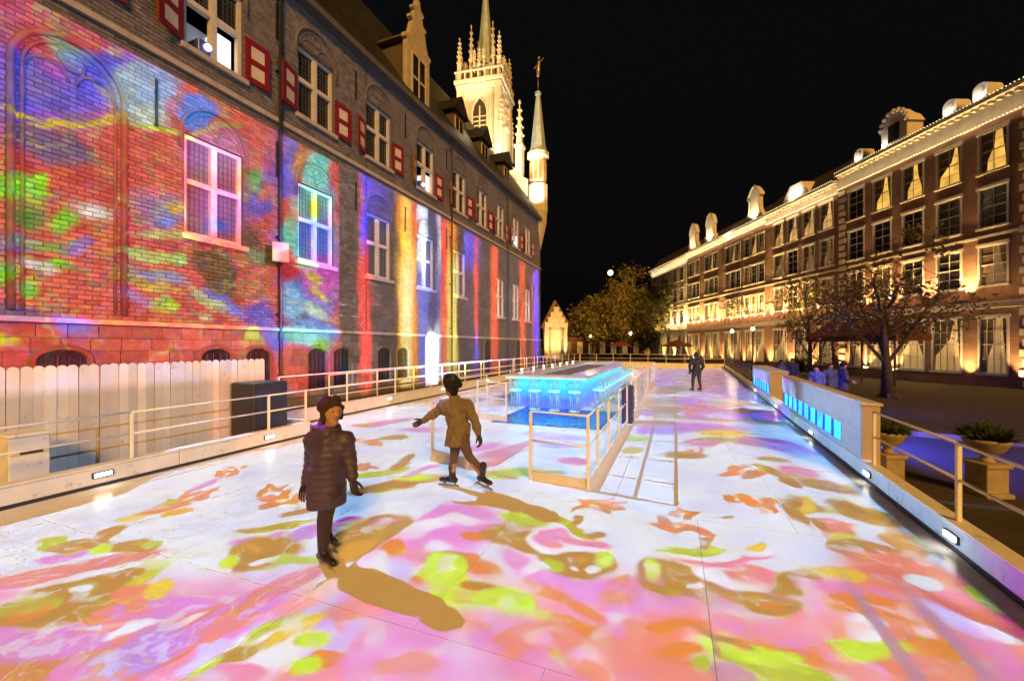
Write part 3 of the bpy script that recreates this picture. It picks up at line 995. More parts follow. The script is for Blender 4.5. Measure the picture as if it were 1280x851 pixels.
FROST = mat('frosted_counter', (.70, .76, .84), (.58, .64, .74), 6, .25, .3, 14)
ct.bbox(-.28, W + .28, -.28, .42, BZ - .09, BZ, .015).bbox(-.28, .42, .425, L - .42, BZ - .09, BZ, .015).bbox(W - .42, W + .28, .425, L - .42, BZ - .09, BZ, .015).bbox(-.28, W + .28, L - .415, L + .2, BZ - .09, BZ, .015)
ct.build('counter_top', FROST, bar)
MB().box(-.22, W + .22, -.20, -.17, BZ - .115, BZ - .095).box(W + .17, W + .20, -.16, L + .1, BZ - .115, BZ - .095).build('led_strip', CYAN, bar)
MB().box(.43, W - .43, .43, L - .43, 1.0, 1.02).build('inner_deck', mat('brown_deck', (.16, .10, .06), (.12, .075, .045), 3, .6), bar)


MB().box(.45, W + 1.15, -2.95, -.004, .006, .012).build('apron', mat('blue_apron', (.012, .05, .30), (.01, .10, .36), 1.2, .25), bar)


def stool():
    t = thing('bar_stool', 'x', 'stool', (0, 0, 0), 0, 'clear stools drawn up to the ice bar')
    MB().lathe([(.17, 0), (.19, .01), (.19, .04), (.16, .06)], n=12).build('base', CLEAR, t, True)
    for k in range(4):
        a = math.pi / 4 + k * math.pi / 2
        MB().tube([(.155 * math.cos(a), .155 * math.sin(a), .06), (.14 * math.cos(a), .14 * math.sin(a), .60)], .018, 6).build('leg', CLEAR, t, True)
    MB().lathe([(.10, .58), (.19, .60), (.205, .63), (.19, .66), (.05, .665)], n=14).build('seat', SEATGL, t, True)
    bk = MB()
    for k in range(7):
        a = math.pi + math.pi * k / 6
        bk.tube([(.17 * math.cos(a), .17 * math.sin(a), .65), (.20 * math.cos(a), .20 * math.sin(a), .95)], .011, 5)
    bk.tube([(.20 * math.cos(math.pi + math.pi * k / 10), .20 * math.sin(math.pi + math.pi * k / 10), .95) for k in range(11)], .016, 6)
    bk.build('backrest', CLEAR, t, True)
    return t


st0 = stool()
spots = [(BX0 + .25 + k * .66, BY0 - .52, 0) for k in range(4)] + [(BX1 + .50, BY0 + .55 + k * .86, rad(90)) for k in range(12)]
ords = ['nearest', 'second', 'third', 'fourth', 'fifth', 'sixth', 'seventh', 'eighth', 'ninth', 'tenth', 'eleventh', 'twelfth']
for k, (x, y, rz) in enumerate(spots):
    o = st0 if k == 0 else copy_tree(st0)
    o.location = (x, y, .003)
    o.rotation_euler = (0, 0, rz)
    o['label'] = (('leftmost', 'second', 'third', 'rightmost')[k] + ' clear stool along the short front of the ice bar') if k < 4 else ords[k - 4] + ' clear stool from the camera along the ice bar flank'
# blue floods of the bar, built into the counter overhang and the floor
lamp('bar_light', 'AREA', ((BX0 + BX1) / 2, BY0 - .25, BZ - .13), 40, (.05, .5, 1.0), ((BX0 + BX1) / 2, BY0 - .6, 0), 2.6, sy=.06)
lamp('bar_light', 'AREA', (BX1 + .24, (BY0 + BY1) / 2, BZ - .13), 70, (.05, .5, 1.0), (BX1 + .6, (BY0 + BY1) / 2, 0), .06, sy=10.5)
# glasses along the left counter
for k in range(7):
    q = MB().lathe([(.05, 0), (.055, .01), (.012, .02), (.012, .05), (.045, .07), (.05, .15)], n=8).build('glass_lantern', emit('lantern_glow', (1, .95, .9), 1.6), None, True, (BX0 - .05, BY0 + .9 + k * 1.35, BZ + .003))
    tag(q, ords[k] + ' small glass lantern from the camera on the left bar counter', 'lantern', 'lanterns on the bar counter')

# ================================================================== picket fence, cabinet, bin, loudspeaker
FX = -9.05
fence = thing('picket_fence', 'tall white picket fence with rounded tops along the left side', 'fence', (FX, 1.2, GZ))
pm_ = MB()
pw = .1295
ptop = [(pw / 2 * math.cos(rad(a)), 1.98 + pw / 2 * math.sin(rad(a))) for a in range(0, 181, 30)]
pm_.M = Matrix.Rotation(rad(90), 4, 'Z')
pm_.prism([(-pw / 2, 0.004), (pw / 2, 0.004)] + ptop, -.011, .011)
pme = pm_.mesh('picket', mat('fence_white', (.70, .66, .62), (.60, .56, .52), 3, .6, .15, 40, per=.16, wear=((.34, .29, .25), 5, .60)))
n = 44
for k in range(n):
    o = link('picket', pme, fence, (random.uniform(-.006, .006), .07 + k * .132 + random.uniform(-.001, .001), random.uniform(-.007, .007)))
    o.rotation_euler = (random.uniform(-.006, .006), random.uniform(-.004, .004), random.uniform(-.02, .02))
for z in (.35, 1.55):
    MB().box(-.05, -.014, 0, n * .132, z, z + .09).build('fence_rail', WHITEP, fence)
for y in (.05, 1.95, 3.85, 5.75):
    MB().box(-.12, -.052, y - .04, y + .04, .004, 1.8).build('fence_post', WHITEP, fence)
cab = thing('cabinet', 'black rectangular equipment cabinet at the end of the picket fence', 'cabinet', (-8.62, 6.15, GZ))
MB().bbox(-.36, .36, 0, .82, .05, 1.55, .02).build('body', BLACKP, cab)
MB().box(.362, .372, .05, .77, .12, 1.48).build('door', mat('cabinet_door', (.022, .022, .03), (.03, .03, .04), 5, .35), cab)
MB().tube([(.40, .14, .75), (.40, .14, .95)], .012, 6).build('handle', DARKM, cab)
MB().box(-.33, .33, .03, .79, .0, .05).build('foot_plinth', DARKM, cab)
bin_ = thing('slot_bin', 'white box with a dark slot beside the near railing', 'bin', (-8.55, 2.72, GZ))
MB().bbox(-.21, .21, 0, .40, .004, 1.10, .012).build('body', WHITEP, bin_)
MB().bbox(-.225, .225, -.015, .415, 1.103, 1.14, .01).build('lid', WHITEP, bin_)
MB().box(.213, .222, .10, .32, .86, .89).build('slot', BLACKP, bin_)
sp = thing('loudspeaker', 'white loudspeaker bracketed to the wall by the downpipe', 'loudspeaker', (-12.95, 10.62, 5.35), rad(-35))
sp.scale = (.8, .8, .8)
MB().add([(-.3, -.22, -.36), (.3, -.32, -.42), (.3, .32, -.42), (-.3, .22, -.36), (-.3, -.22, .36), (.3, -.32, .42), (.3, .32, .42), (-.3, .22, .36)],
         [(3, 2, 1, 0), (4, 5, 6, 7), (0, 1, 5, 4), (1, 2, 6, 5), (2, 3, 7, 6), (3, 0, 4, 7)]).build('case', mat('speaker_grey', (.40, .39, .37), (.3, .29, .28), 5, .5), sp)
MB().box(.302, .315, -.28, .28, -.36, .36).build('grille', mat('grille_grey', (.45, .44, .43), (.38, .37, .36), 30, .6), sp)
MB().box(-.6, -.302, -.05, .05, -.05, .05).build('bracket', DARKM, sp)

# ================================================================== hotel terrace on the right
HA = rad(23.7)
HD = Vector((math.sin(HA), -math.cos(HA), 0))      # far -> near along the facade
HO = Vector((17.5, 30.9, 0))
HRZ = math.atan2(HD.y, HD.x)
REDB = brick_sheet('hotel_brick', (.27, .105, .06), (.19, .072, .042), (.24, .18, .14), .22, .075, .01, .6)
REDB2 = brick_sheet('hotel_brick_dark', (.23, .09, .055), (.16, .062, .04), (.2, .155, .12), .22, .075, .01, .6)
CREAMS = mat('hotel_stone', (.60, .54, .44), (.48, .42, .34), 2.5, .7, .1)
HFRAME = mat('hotel_window_paint', (.55, .51, .45), (.45, .42, .37), 4, .5)
LITW = emit('lit_window', (1.0, .55, .09), .85, (.6, .4, .2), .45, 1.6)
DIMW = emit('dim_window', (1.0, .52, .17), .15, (.05, .04, .03), .6, 1.0)
WARMP = emit('warm_window', (1.0, .58, .18), .62, (.3, .2, .1), .5, 1.3)
LITG = emit('lit_shopfront', (1.0, .58, .18), .22, (.6, .5, .3), .6, .9)
DRAPE = mat('drape', (.10, .055, .03), (.07, .04, .02), 6, .8)
BULB = emit('bulb_string', (1.0, .80, .45), 5.0)
RBROWN = mat('mansard_tile', (.07, .045, .035), (.05, .032, .026), 2, .7, .3, 8)
UPW = (1.0, .60, .20)
WWH = 1.3


def hotel_window_meshes(w, h, mun):
    f = MB()
    s = .10
    f.box(-w / 2 - s, -w / 2, -.05, .10, 0, h).box(w / 2, w / 2 + s, -.05, .10, 0, h)
    f.box(-w / 2 - s - .06, w / 2 + s + .06, -.10, .10, h, h + .18).box(-w / 2 - s - .06, w / 2 + s + .06, -.14, .10, -.12, 0)
    b = .05
    f.box(-w / 2, -w / 2 + b, .0, .06, 0, h).box(w / 2 - b, w / 2, .0, .06, 0, h).box(-w / 2 + b, w / 2 - b, .0, .06, 0, b).box(-w / 2 + b, w / 2 - b, .0, .06, h - b, h)
    f.box(-w / 2 + b, w / 2 - b, .0, .05, h * .52 - .03, h * .52 + .03)
    for k in range(1, mun):
        x = -w / 2 + w * k / mun
        f.box(x - .015, x + .015, .008, .045, b, h - b)
    for z in (h * .26, h * .76):
        f.box(-w / 2 + b, w / 2 - b, .01, .043, z - .013, z + .013)
    p = MB().box(-w / 2 + b, w / 2 - b, .052, .075, b, h - b)
    ds = []
    for la, lb, ra in ((.16, .10, .28), (.30, .02, .30), (.06, .20, .34), (.22, -.02, .20)):
        d = MB()
        L_ = [(-w / 2 + b, .06), (-w / 2 + la, .06), (-w / 2 + la + .05, h * .3), (lb * w * .4, h * .62), (lb * w + .05, h - b), (-w / 2 + b, h - b)]
        R_ = [(w / 2 - .09, .06), (w / 2 - b, .06), (w / 2 - b, h - b), (ra * w, h - b), (ra * w + .06, h * .66), (w / 2 - .12, h * .3)]
        d.prism(L_, .040, .050).prism(R_, .040, .050)
        ds.append(d)
    return f, p, ds


_WM = {}


def hotel_window(parent, x, z, w, h, kind, mun=2):
    key = (round(w, 2), round(h, 2), mun)
    if key not in _WM:
        f, p, d = hotel_window_meshes(w, h, mun)
        _WM[key] = (f.mesh('window', HFRAME), {k: p.mesh('pane', m) for k, m in (('lit', LITW), ('dark', GLASSD), ('dim', DIMW), ('shop', LITG), ('warm', WARMP))}, [q.mesh('drape', DRAPE) for q in d])
    f, p, d = _WM[key]
    o = link('window', f, parent, (x, 0, z))
    link('pane', p[kind], o)
    if kind in ('lit', 'dim', 'warm', 'shop'):
        link('drape', d[int(x * 3.1 + z) % 4], o)
    return o


ROWS = (5.6, 8.95, 12.15)


def uplight(bx, x, z, e, spot=70):
    p = bx.matrix_basis @ Vector((x, -.40, z))
    a = bx.matrix_basis @ Vector((x, -.02, z + 3.6))
    lamp('facade_uplight', 'SPOT', p, e * 46, UPW, a, .05, spot, .9)


def hotel_block(name, label, *args, strip=14.0, **kw):
    return _hotel_block(name, label, *args, strip=strip, **kw)


def _hotel_block(name, label, a0, a1, cols, eave, brick, kinds, ww=WWH, wh=2.25, ground=None, quoin=False, corn=.9, ups=(), gups=(), gable=None, bulbs=True, depth=9.0, roofh=2.0, rows=ROWS, ue=70, strip=14.0, wash=42.0):
    """a0..a1: distance from the near corner of the terrace; cols: window axes in the same measure"""
    o = HO - HD * a1
    t = thing(name, label, 'building', (o.x, o.y, GZ), HRZ, 'hotel terrace along the right side')
    W = a1 - a0
    lx = lambda a: a1 - a
    zz = lambda z: z - GZ
    # wall with real openings
    ops = [(lx(c) - ww / 2, lx(c) + ww / 2, zz(z), zz(z) + wh) for c in cols for z in rows]
    gops = [(lx(c) - w / 2, lx(c) + w / 2, zz(.5), zz(3.7)) for c, w in (ground or [])]
    ops += gops
    ce = sorted({0, W} | {q for p in ops for q in p[:2]})
    cz = sorted({0, zz(eave)} | {q for p in ops for q in p[2:]})
    m = MB()
    for i in range(len(ce) - 1):
        for j in range(len(cz) - 1):
            xm, zm = (ce[i] + ce[i + 1]) / 2, (cz[j] + cz[j + 1]) / 2
            if any(p[0] < xm < p[1] and p[2] < zm < p[3] for p in ops):
                continue
            m.quad((ce[i], 0, cz[j]), (ce[i + 1], 0, cz[j]), (ce[i + 1], 0, cz[j + 1]), (ce[i], 0, cz[j + 1]))
    for p in ops:
        m.quad((p[0], 0, p[2]), (p[0], .2, p[2]), (p[0], .2, p[3]), (p[0], 0, p[3]))
        m.quad((p[1], .2, p[2]), (p[1], 0, p[2]), (p[1], 0, p[3]), (p[1], .2, p[3]))
        m.quad((p[0], 0, p[3]), (p[0], .2, p[3]), (p[1], .2, p[3]), (p[1], 0, p[3]))
        m.quad((p[0], .2, p[2]), (p[0], 0, p[2]), (p[1], 0, p[2]), (p[1], .2, p[2]))
    m.quad((0, depth, 0), (0, 0, 0), (0, 0, zz(eave)), (0, depth, zz(eave)))
    m.quad((W, 0, 0), (W, depth, 0), (W, depth, zz(eave)), (W, 0, zz(eave)))
    m.build('wall', brick, t)
    k = 0
    for c in cols:
        for r, z in enumerate(rows):
            hotel_window(t, lx(c), zz(z), ww, wh, kinds[r][k % len(kinds[r])], 2)
        k += 1
    for c, w in (ground or []):
        hotel_window(t, lx(c), zz(.5), w, 3.2, 'shop', 4)
    if ground:
        MB().box(.02, W - .02, -.28, -.003, zz(4.25), zz(4.62)).build('ledge', CREAMS, t)
    MB().box(.02, W - .02, -.08, -.003, zz(8.35), zz(8.5)).build('string_course', CREAMS, t)
    c0 = eave - corn
    cm = MB()
    cm.prism([(0.01, zz(c0)), (W - .01, zz(c0)), (W - .01, zz(c0) + .14), (.01, zz(c0) + .14)], -.12, -.003)
    cm.prism([(0.01, zz(c0) + .142), (W - .01, zz(c0) + .142), (W - .01, zz(eave) - .25), (.01, zz(eave) - .25)], -.07, -.003)
    cm.prism([(0.01, zz(eave) - .248), (W - .01, zz(eave) - .248), (W - .01, zz(eave)), (.01, zz(eave))], -.48, -.003)
    cm.build('cornice', CREAMS, t)
    dn = MB()
    nd_ = int(W / .42)
    for q in range(nd_):
        x = (q + .5) * W / nd_
        dn.box(x - .08, x + .08, -.34, -.072, zz(eave) - .42, zz(eave) - .252)
    dn.build('modillions', CREAMS, t)
    if bulbs:
        bs = MB()
        for zb, yb in ((eave + .04, -.47), (c0 + .02, -.17)):
            x = .08
            while x < W - .05:
                bs.ball((x, yb, zz(zb)), .022, 5, 3)
                x += .19
        tag(bs.build('bulb_string', BULB, t), kind='stuff')
    rf = MB()
    e = zz(eave) + .004
    rf.quad((0, -.4, e), (W, -.4, e), (W, 1.6, e + roofh), (0, 1.6, e + roofh)).quad((0, 1.6, e + roofh), (W, 1.6, e + roofh), (W, depth, e + roofh + .3), (0, depth, e + roofh + .3))
    rf.add([(W, -.4, e), (W, depth, e), (W, depth, e + roofh + .3), (W, 1.6, e + roofh)], [(0, 1, 2, 3)])
    rf.add([(0, -.4, e), (0, depth, e), (0, depth, e + roofh + .3), (0, 1.6, e + roofh)], [(3, 2, 1, 0)])
    rf.build('roof', RBROWN, t)
    if quoin:
        for xq in (.02, W - .72):
            z = .1
            i = 0
            while z < zz(c0) - .35:
                d = .0 if i % 2 else .14
                a, b = (xq, xq + .7 - d) if xq < 1 else (xq + d, xq + .7)
                MB().bbox(a, b, -.07, -.003, z, z + .36, .012).build('quoin', CREAMS, t)
                z += .56
                i += 1
    for a in ups:
        uplight(t, lx(a), zz(4.75), ue)
    for a in gups:
        uplight(t, lx(a), .25, ue * .45)
    # linear washer on the ledge and concealed strip below the cornice
    if wash:
        w0 = t.matrix_basis @ Vector((W / 2, -1.1, zz(4.7)))
        w1 = t.matrix_basis @ Vector((W / 2, .0, zz(9.6)))
        lw_ = lamp('facade_washer', 'AREA', w0, wash * W, (1.0, .60, .24), w1, W * .94, sy=.05)
        za_ = (Vector(w0) - Vector(w1)).normalized()
        lw_.matrix_world = Matrix.Translation(w0) @ Matrix((Vector(HD), za_.cross(Vector(HD)), za_)).transposed().to_4x4()
    p0 = t.matrix_basis @ Vector((W / 2, -.62, zz(c0) - .35))
    p1 = t.matrix_basis @ Vector((W / 2, -.1, zz(eave) + .1))
    l = lamp('cornice_strip', 'AREA', p0, strip * W, (1.0, .74, .40), p1, W * .96, sy=.04)
    zax = (Vector(p0) - Vector(p1)).normalized()
    xax = Vector(HD)
    l.matrix_world = Matrix.Translation(p0) @ Matrix((xax, zax.cross(xax), zax)).transposed().to_4x4()
    return t, lx, zz, W


def gable_front(t, cx, w, z0, ztop, m, style):
    h = ztop - z0
    if style == 'neck':
        half = [(w / 2, 0), (w / 2, h * .10), (w * .44, h * .12), (w * .30, h * .30), (w * .27, h * .42), (w * .27, h * .66), (w * .36, h * .68), (w * .36, h * .74), (w * .30, h * .80), (w * .16, h * .93), (.08, h)]
    else:
        half = [(w / 2, 0), (w / 2, h * .25), (w * .34, h * .27), (w * .34, h * .60), (w * .42, h * .62), (w * .40, h * .72), (w * .25, h * .92), (.08, h)]
    poly = [(cx + a, z0 + b) for a, b in half] + [(cx - a, z0 + b) for a, b in half[::-1]]
    g_ = MB().prism(poly, -.10, .35).build('gable', m, t)
    edge = [(cx + a, -.12, z0 + b) for a, b in half] + [(cx - a, -.12, z0 + b) for a, b in half[::-1]]
    MB().tube(edge, .11, 6).build('gable_coping', CREAMS, g_)
    return g_


LD = ('lit', 'lit', 'lit', 'lit', 'lit')
DK = ('dark', 'dark', 'dim', 'dark', 'dark')
tA, lxA, zzA, WA = hotel_block('hotel_building', 'large red brick hotel block with quoins, lit cornice and mansard roof', -.45, 12.2, (1.48, 3.82, 6.08, 8.35, 10.55), 16.3, REDB2,
                               (('dim', 'dark', 'dark', 'dim', 'dark'), ('dark', 'dark', 'dark', 'dark', 'dark'), ('lit', 'lit', 'lit', 'lit', 'dark')),
                               ground=[(1.48, 1.3), (3.95, 1.6), (6.3, 1.9), (8.7, 1.9), (10.6, 1.0)], quoin=True, corn=1.35, ups=(2.65, 4.95, 7.2, 9.5), gups=(.1, 2.65, 7.3, 9.6, 11.7), roofh=1.15, ue=85, strip=7.0, wash=16.0)
# roof dormers lit white, one larger ornate one
for a, big in ((2.1, 0), (3.75, 0), (7.2, 1), (10.3, 0)):
    x = lxA(a)
    s = 1.9 if big else .8
    d = MB()
    if big:
        d.prism([(x - .95, zzA(16.35)), (x + .95, zzA(16.35)), (x + .95, zzA(17.5)), (x + 1.1, zzA(17.55)), (x + .8, zzA(18.1)), (x + .35, zzA(18.5)), (x, zzA(18.9)), (x - .35, zzA(18.5)), (x - .8, zzA(18.1)), (x - 1.1, zzA(17.55)), (x - .95, zzA(17.5))], -.25, .9)
    else:
        d.prism([(x - .4, zzA(16.35)), (x + .4, zzA(16.35)), (x + .4, zzA(17.1))] + [(x + .4 * math.cos(rad(q)), zzA(17.1) + .4 * math.sin(rad(q))) for q in range(20, 180, 20)] + [(x - .4, zzA(17.1))], -.05, .9)
    dd = d.build('roof_dormer', CREAMS, tA)
    if big:
        MB().box(x - .4, x + .4, -.30, -.255, zzA(16.6), zzA(17.8)).build('dormer_window', GLASSD, dd)
        k_ = MB()
        for q in range(9):
            an = math.pi * q / 8
            k_.ball((x + .95 * math.cos(an), -.3, zzA(17.75) + .95 * math.sin(an)), .17, 6, 4)
        k_.build('carved_wreath', CREAMS, dd)
    else:
        MB().lathe([(.2, 0), (.2, .05)], (0, 0, 0), 10).M
        MB(Matrix.Translation((x, -.06, zzA(17.05))) @ Matrix.Rotation(rad(90), 4, 'X')).lathe([(.2, 0), (.2, .03)], n=10).build('dormer_window', CREAMS, dd)
    p = tA.matrix_basis @ Vector((x - (.9 if big else .1), -.42, zzA(16.45)))
    q = tA.matrix_basis @ Vector((x, .1, zzA(17.6)))
    lamp('dormer_flood', 'SPOT', p, 90 if big else 60, (1, .95, .85), q, .04, 120, .8)
hotel_block('hotel_building', 'red brick hotel wing with four lit upper windows and white pediment', 12.2, 21.4, (13.5, 15.55, 17.6, 19.55), 15.8, REDB,
            (('dim', 'dim', 'dark', 'dim'), ('dim', 'dim', 'dark', 'dim'), ('warm', 'warm', 'warm', 'warm')), ground=[(13.6, 1.4), (16.4, 1.8), (19.4, 1.8)], corn=1.05, ups=(14.5, 16.55, 18.6, 20.6), gups=(15, 17.8, 20.8), ue=120)
tB = [o for o in COL.objects if o.name.startswith('hotel_building') and not o.parent][-1]
x = 21.4 - 16.9
MB().prism([(x - 1.9, 15.82 - GZ), (x + 1.9, 15.82 - GZ), (x + .7, 17.3 - GZ), (x - .7, 17.3 - GZ)], -.3, 1.2).build('pediment', CREAMS, tB)
p = tB.matrix_basis @ Vector((x, -.9, 15.95 - GZ))
lamp('pediment_flood', 'SPOT', p, 300, (1, .9, .7), tB.matrix_basis @ Vector((x, 0, 16.9 - GZ)), .05, 150, .8)
for nm, lab, a0, a1, cols, cx, st in (
        ('gabled_house', 'narrow brick house with a tall lit neck gable in the hotel row', 21.4, 25.7, (22.3, 23.6, 24.9), 23.4, 'neck'),
        ('gabled_house', 'plain brick house with a white lit eave beside the neck gable', 25.7, 30.4, (26.6, 27.7, 28.8), None, ''),
        ('gabled_house', 'brick house with a round lit gable, nearer of the far pair', 30.4, 35.4, (31.5, 32.7, 33.9), 32.9, 'bell'),
        ('gabled_house', 'brick house with a round lit gable, farther of the far pair', 35.4, 39.7, (36.4, 37.5, 38.6), 37.6, 'bell')):
    t, lx, zz, W = hotel_block(nm, lab, a0, a1, cols, 15.7, REDB if st else REDB2, (('dim', 'warm', 'dim'), DK[:3], ('dim', 'warm', 'dark')), ww=.85, wh=2.0,
                               ground=[(a0 + 1.2, 1.3), (a0 + 3.1, 1.3)], corn=.7, ups=(a0 + .5, a0 + 2.2, a1 - .6), gups=(a0 + 2.1, a1 - .4), bulbs=True, roofh=1.8, ue=95)
    if st:
        gable_front(t, lx(cx), 3.0 if st == 'neck' else 2.4, zz(15.72), zz(19.6), CREAMS, st)
        p = t.matrix_basis @ Vector((lx(cx), -1.0, zz(15.5)))
        lamp('gable_flood', 'SPOT', p, 900, (1, .78, .45), t.matrix_basis @ Vector((lx(cx), -.1, zz(18.4))), .05, 95, .8)
    else:
        p = t.matrix_basis @ Vector((lx((a0 + a1) / 2), -1.0, zz(15.6)))
        lamp('gable_flood', 'SPOT', p, 450, (1, .85, .6), t.matrix_basis @ Vector((lx((a0 + a1) / 2), .4, zz(16.4))), .05, 150, .8)
hotel_block('white_house', 'pale floodlit house at the far end of the hotel row', 39.7, 54.0, (41.5, 43.8, 46.1, 48.4, 50.7, 52.6), 15.6, mat('white_render', (.62, .58, .5), (.52, .48, .42), 2, .8, .1),
            (DK, DK, DK), ww=1.1, wh=2.0, ground=[(42, 1.4), (46, 1.4), (50, 1.4)], corn=.7, ups=(40.4, 42.7, 45, 47.3, 49.6), gups=(44, 48), roofh=2.2, ue=80)

# entrance canopy
cp = HO - HD * 9.0 + Vector((-math.cos(HA), -math.sin(HA), 0)) * .6
can = thing('entrance_canopy', 'dark red fabric canopy on posts before the hotel entrance', 'canopy', (cp.x, cp.y, GZ), HRZ)
CANV = mat('canopy_fabric', (.10, .020, .016), (.07, .015, .012), 3, .8, .1)
MB().add([(.8, -3.5, 4.0), (6.0, -3.5, 4.0), (-.2, -4.6, 3.0), (6.9, -4.6, 3.0), (6.9, -2.4, 3.0), (-.2, -2.4, 3.0), (-.2, -4.6, 2.65), (6.9, -4.6, 2.65), (6.9, -2.4, 2.65), (-.2, -2.4, 2.65)],
         [(2, 3, 1, 0), (3, 4, 1), (4, 5, 0, 1), (5, 2, 0), (6, 7, 3, 2), (7, 8, 4, 3), (8, 9, 5, 4), (9, 6, 2, 5)]).build('fabric_roof', CANV, can)
for x in (0, 2.2, 4.5, 6.7):
    MB().tube([(x, -4.45, .003), (x, -4.45, 2.95)], .05, 8).build('post', DARKM, can)
p = can.matrix_basis @ Vector((3.8, -1.6, 3.2))
lamp('canopy_lamp', 'POINT', p, 160, (1, .7, .35), None, .12)

# ================================================================== trees and shrubs
BARK = mat('bark', (.060, .045, .034), (.035, .027, .02), 6, .9, .5, 14)
BARK2 = mat('bark_grey', (.075, .065, .055), (.045, .038, .032), 6, .9, .5, 14)


def leafmat(name, c1, c2):
    return mat(name, c1, c2, 1.1, .6, per=.45)


LEAF_A = leafmat('leaf_olive', (.055, .045, .016), (.10, .065, .018))
LEAF_B = leafmat('leaf_autumn', (.19, .14, .032), (.12, .105, .026))
LEAF_C = leafmat('leaf_golden_olive', (.13, .125, .03), (.085, .09, .024))
LEAF_G = leafmat('leaf_green', (.035, .055, .018), (.06, .08, .025))


def tree(name, label, base, trunk, limbs, n_leaf, ls, leaf, bark=BARK, r0=.16, spreadf=.55, droop=.12, seed=1, cat='tree', group=None, wispy=1.0):
    """trunk: list of local points; limbs: list of local end points of the crown's limbs"""
    rnd = random.Random(seed)
    t = thing(name, label, cat, base, 0, group)
    tm = MB()
    tp = [Vector(p) for p in trunk]
    tm.tube([(0, 0, -.1)] + [tuple(p) for p in tp], [r0 * 1.6] + [r0 * (1 - .45 * i / max(1, len(tp) - 1)) for i in range(len(tp))], 9)
    for k in range(5):
        a = k * 1.256 + rnd.random()
        tm.tube([(0, 0, .25), (r0 * 1.7 * math.cos(a), r0 * 1.7 * math.sin(a), .06), (r0 * 3 * math.cos(a), r0 * 3 * math.sin(a), -.05)], [r0 * .8, r0 * .5, r0 * .15], 6)
    ends = []
    for e in limbs:
        e = Vector(e)
        s = tp[rnd.randint(max(0, len(tp) - 3), len(tp) - 1)]
        mid = s.lerp(e, .5) + Vector((rnd.uniform(-.25, .25), rnd.uniform(-.25, .25), rnd.uniform(.0, .35))) * (e - s).length * .35
        pts = []
        for i in range(7):
            q = i / 6
            pts.append(s * (1 - q) ** 2 + mid * 2 * q * (1 - q) + e * q * q + Vector((rnd.uniform(-1, 1), rnd.uniform(-1, 1), rnd.uniform(-1, 1))) * .05 * (e - s).length * q)
        tm.tube(pts, [max(.012, r0 * .5 * (1 - i / 6.5)) for i in range(7)], 6)
        ends += [(pts[3], .7), (pts[4], .9), (pts[5], 1.0), (pts[6], 1.0)]
        for j in range(5):
            b = pts[rnd.randint(2, 6)]
            v = Vector((rnd.gauss(0, 1), rnd.gauss(0, 1), rnd.gauss(.1, .5))).normalized() * (e - s).length * rnd.uniform(.22, .5)
            m1 = b + v * .5 + Vector((0, 0, .1 * v.length))
            tip = b + v - Vector((0, 0, droop * v.length))
            tm.tube([b, m1, tip], [.022, .014, .006], 5)
            ends += [(m1, .7), (tip, .8), (tip, .8)]
            for jj in range(3):
                v2 = Vector((rnd.gauss(0, 1), rnd.gauss(0, 1), rnd.gauss(0, .6))).normalized() * v.length * rnd.uniform(.3, .6)
                tm.tube([m1.lerp(tip, rnd.random()), tip + v2], [.009, .004], 4)
                ends += [(tip + v2 * .6, .55), (tip + v2, .55)]
    tm.build('trunk', bark, t, True)
    cm = MB()
    sc = spreadf
    for i in range(n_leaf):
        c, w = ends[rnd.randrange(len(ends))]
        p = c + Vector((rnd.gauss(0, 1), rnd.gauss(0, 1), rnd.gauss(0, .75))) * sc * w * wispy
        a = rnd.uniform(0, 6.28)
        tilt = Vector((rnd.gauss(0, 1), rnd.gauss(0, 1), rnd.gauss(0, .9))).normalized()
        s1 = tilt.orthogonal().normalized()
        s2 = tilt.cross(s1)
        d1 = s1 * math.cos(a) + s2 * math.sin(a)
        d2 = tilt.cross(d1)
        l = ls * rnd.uniform(.6, 1.4)
        cm.add([p - d1 * l, p + d2 * l * .45 + tilt * l * .12, p + d1 * l, p - d2 * l * .45 + tilt * l * .12], [(0, 1, 2, 3)])
    cm.build('crown', leaf, t)
    return t


def at(u, v, z=GZ):
    x, y = flo(u, v, z)
    return (x, y, z)


def local_limbs(base, pts):
    """photo points at about the tree's own distance, given a depth jitter, as local limb ends"""
    bx, by, bz = base
    d = -bx * ST + by * CT
    out = []
    for u, v, dd in pts:
        dq = d + dd
        l = (u - CX) / F * dq
        z = H + (HV - v) / F * dq
        out.append((l * CT - dq * ST - bx, l * ST + dq * CT - by, z - bz))
    return out


b1 = at(1110, 497)
tree('street_tree', 'sparse autumn tree with leaning trunk between the rink and the canopy', b1, local_limbs(b1, [(1108, 455, 0), (1105, 425, 0), (1104, 402, 0)]),
     local_limbs(b1, [(1030, 382, -1), (1055, 360, 2), (1085, 335, -2), (1120, 320, 1), (1160, 315, -2), (1190, 345, 1), (1180, 385, -1), (1060, 388, -2), (1140, 352, 3), (1100, 345, 3)]),
     4300, .085, LEAF_A, r0=.17, seed=3, spreadf=.42, group='trees on the square')
b2 = at(1150, 474)
tree('street_tree', 'bare leaning tree with forked trunk beside the lit hotel piers', b2, local_limbs(b2, [(1150, 455, 0), (1158, 425, 0), (1166, 400, 0)]),
     local_limbs(b2, [(1200, 395, 0), (1235, 385, 1), (1265, 400, -1), (1225, 360, 2), (1180, 350, 0), (1255, 335, -1), (1275, 365, 1), (1215, 415, -2)]),
     5200, .10, LEAF_A, BARK, r0=.20, seed=5, spreadf=.5, group='trees on the square')
b4 = at(1012, 466)
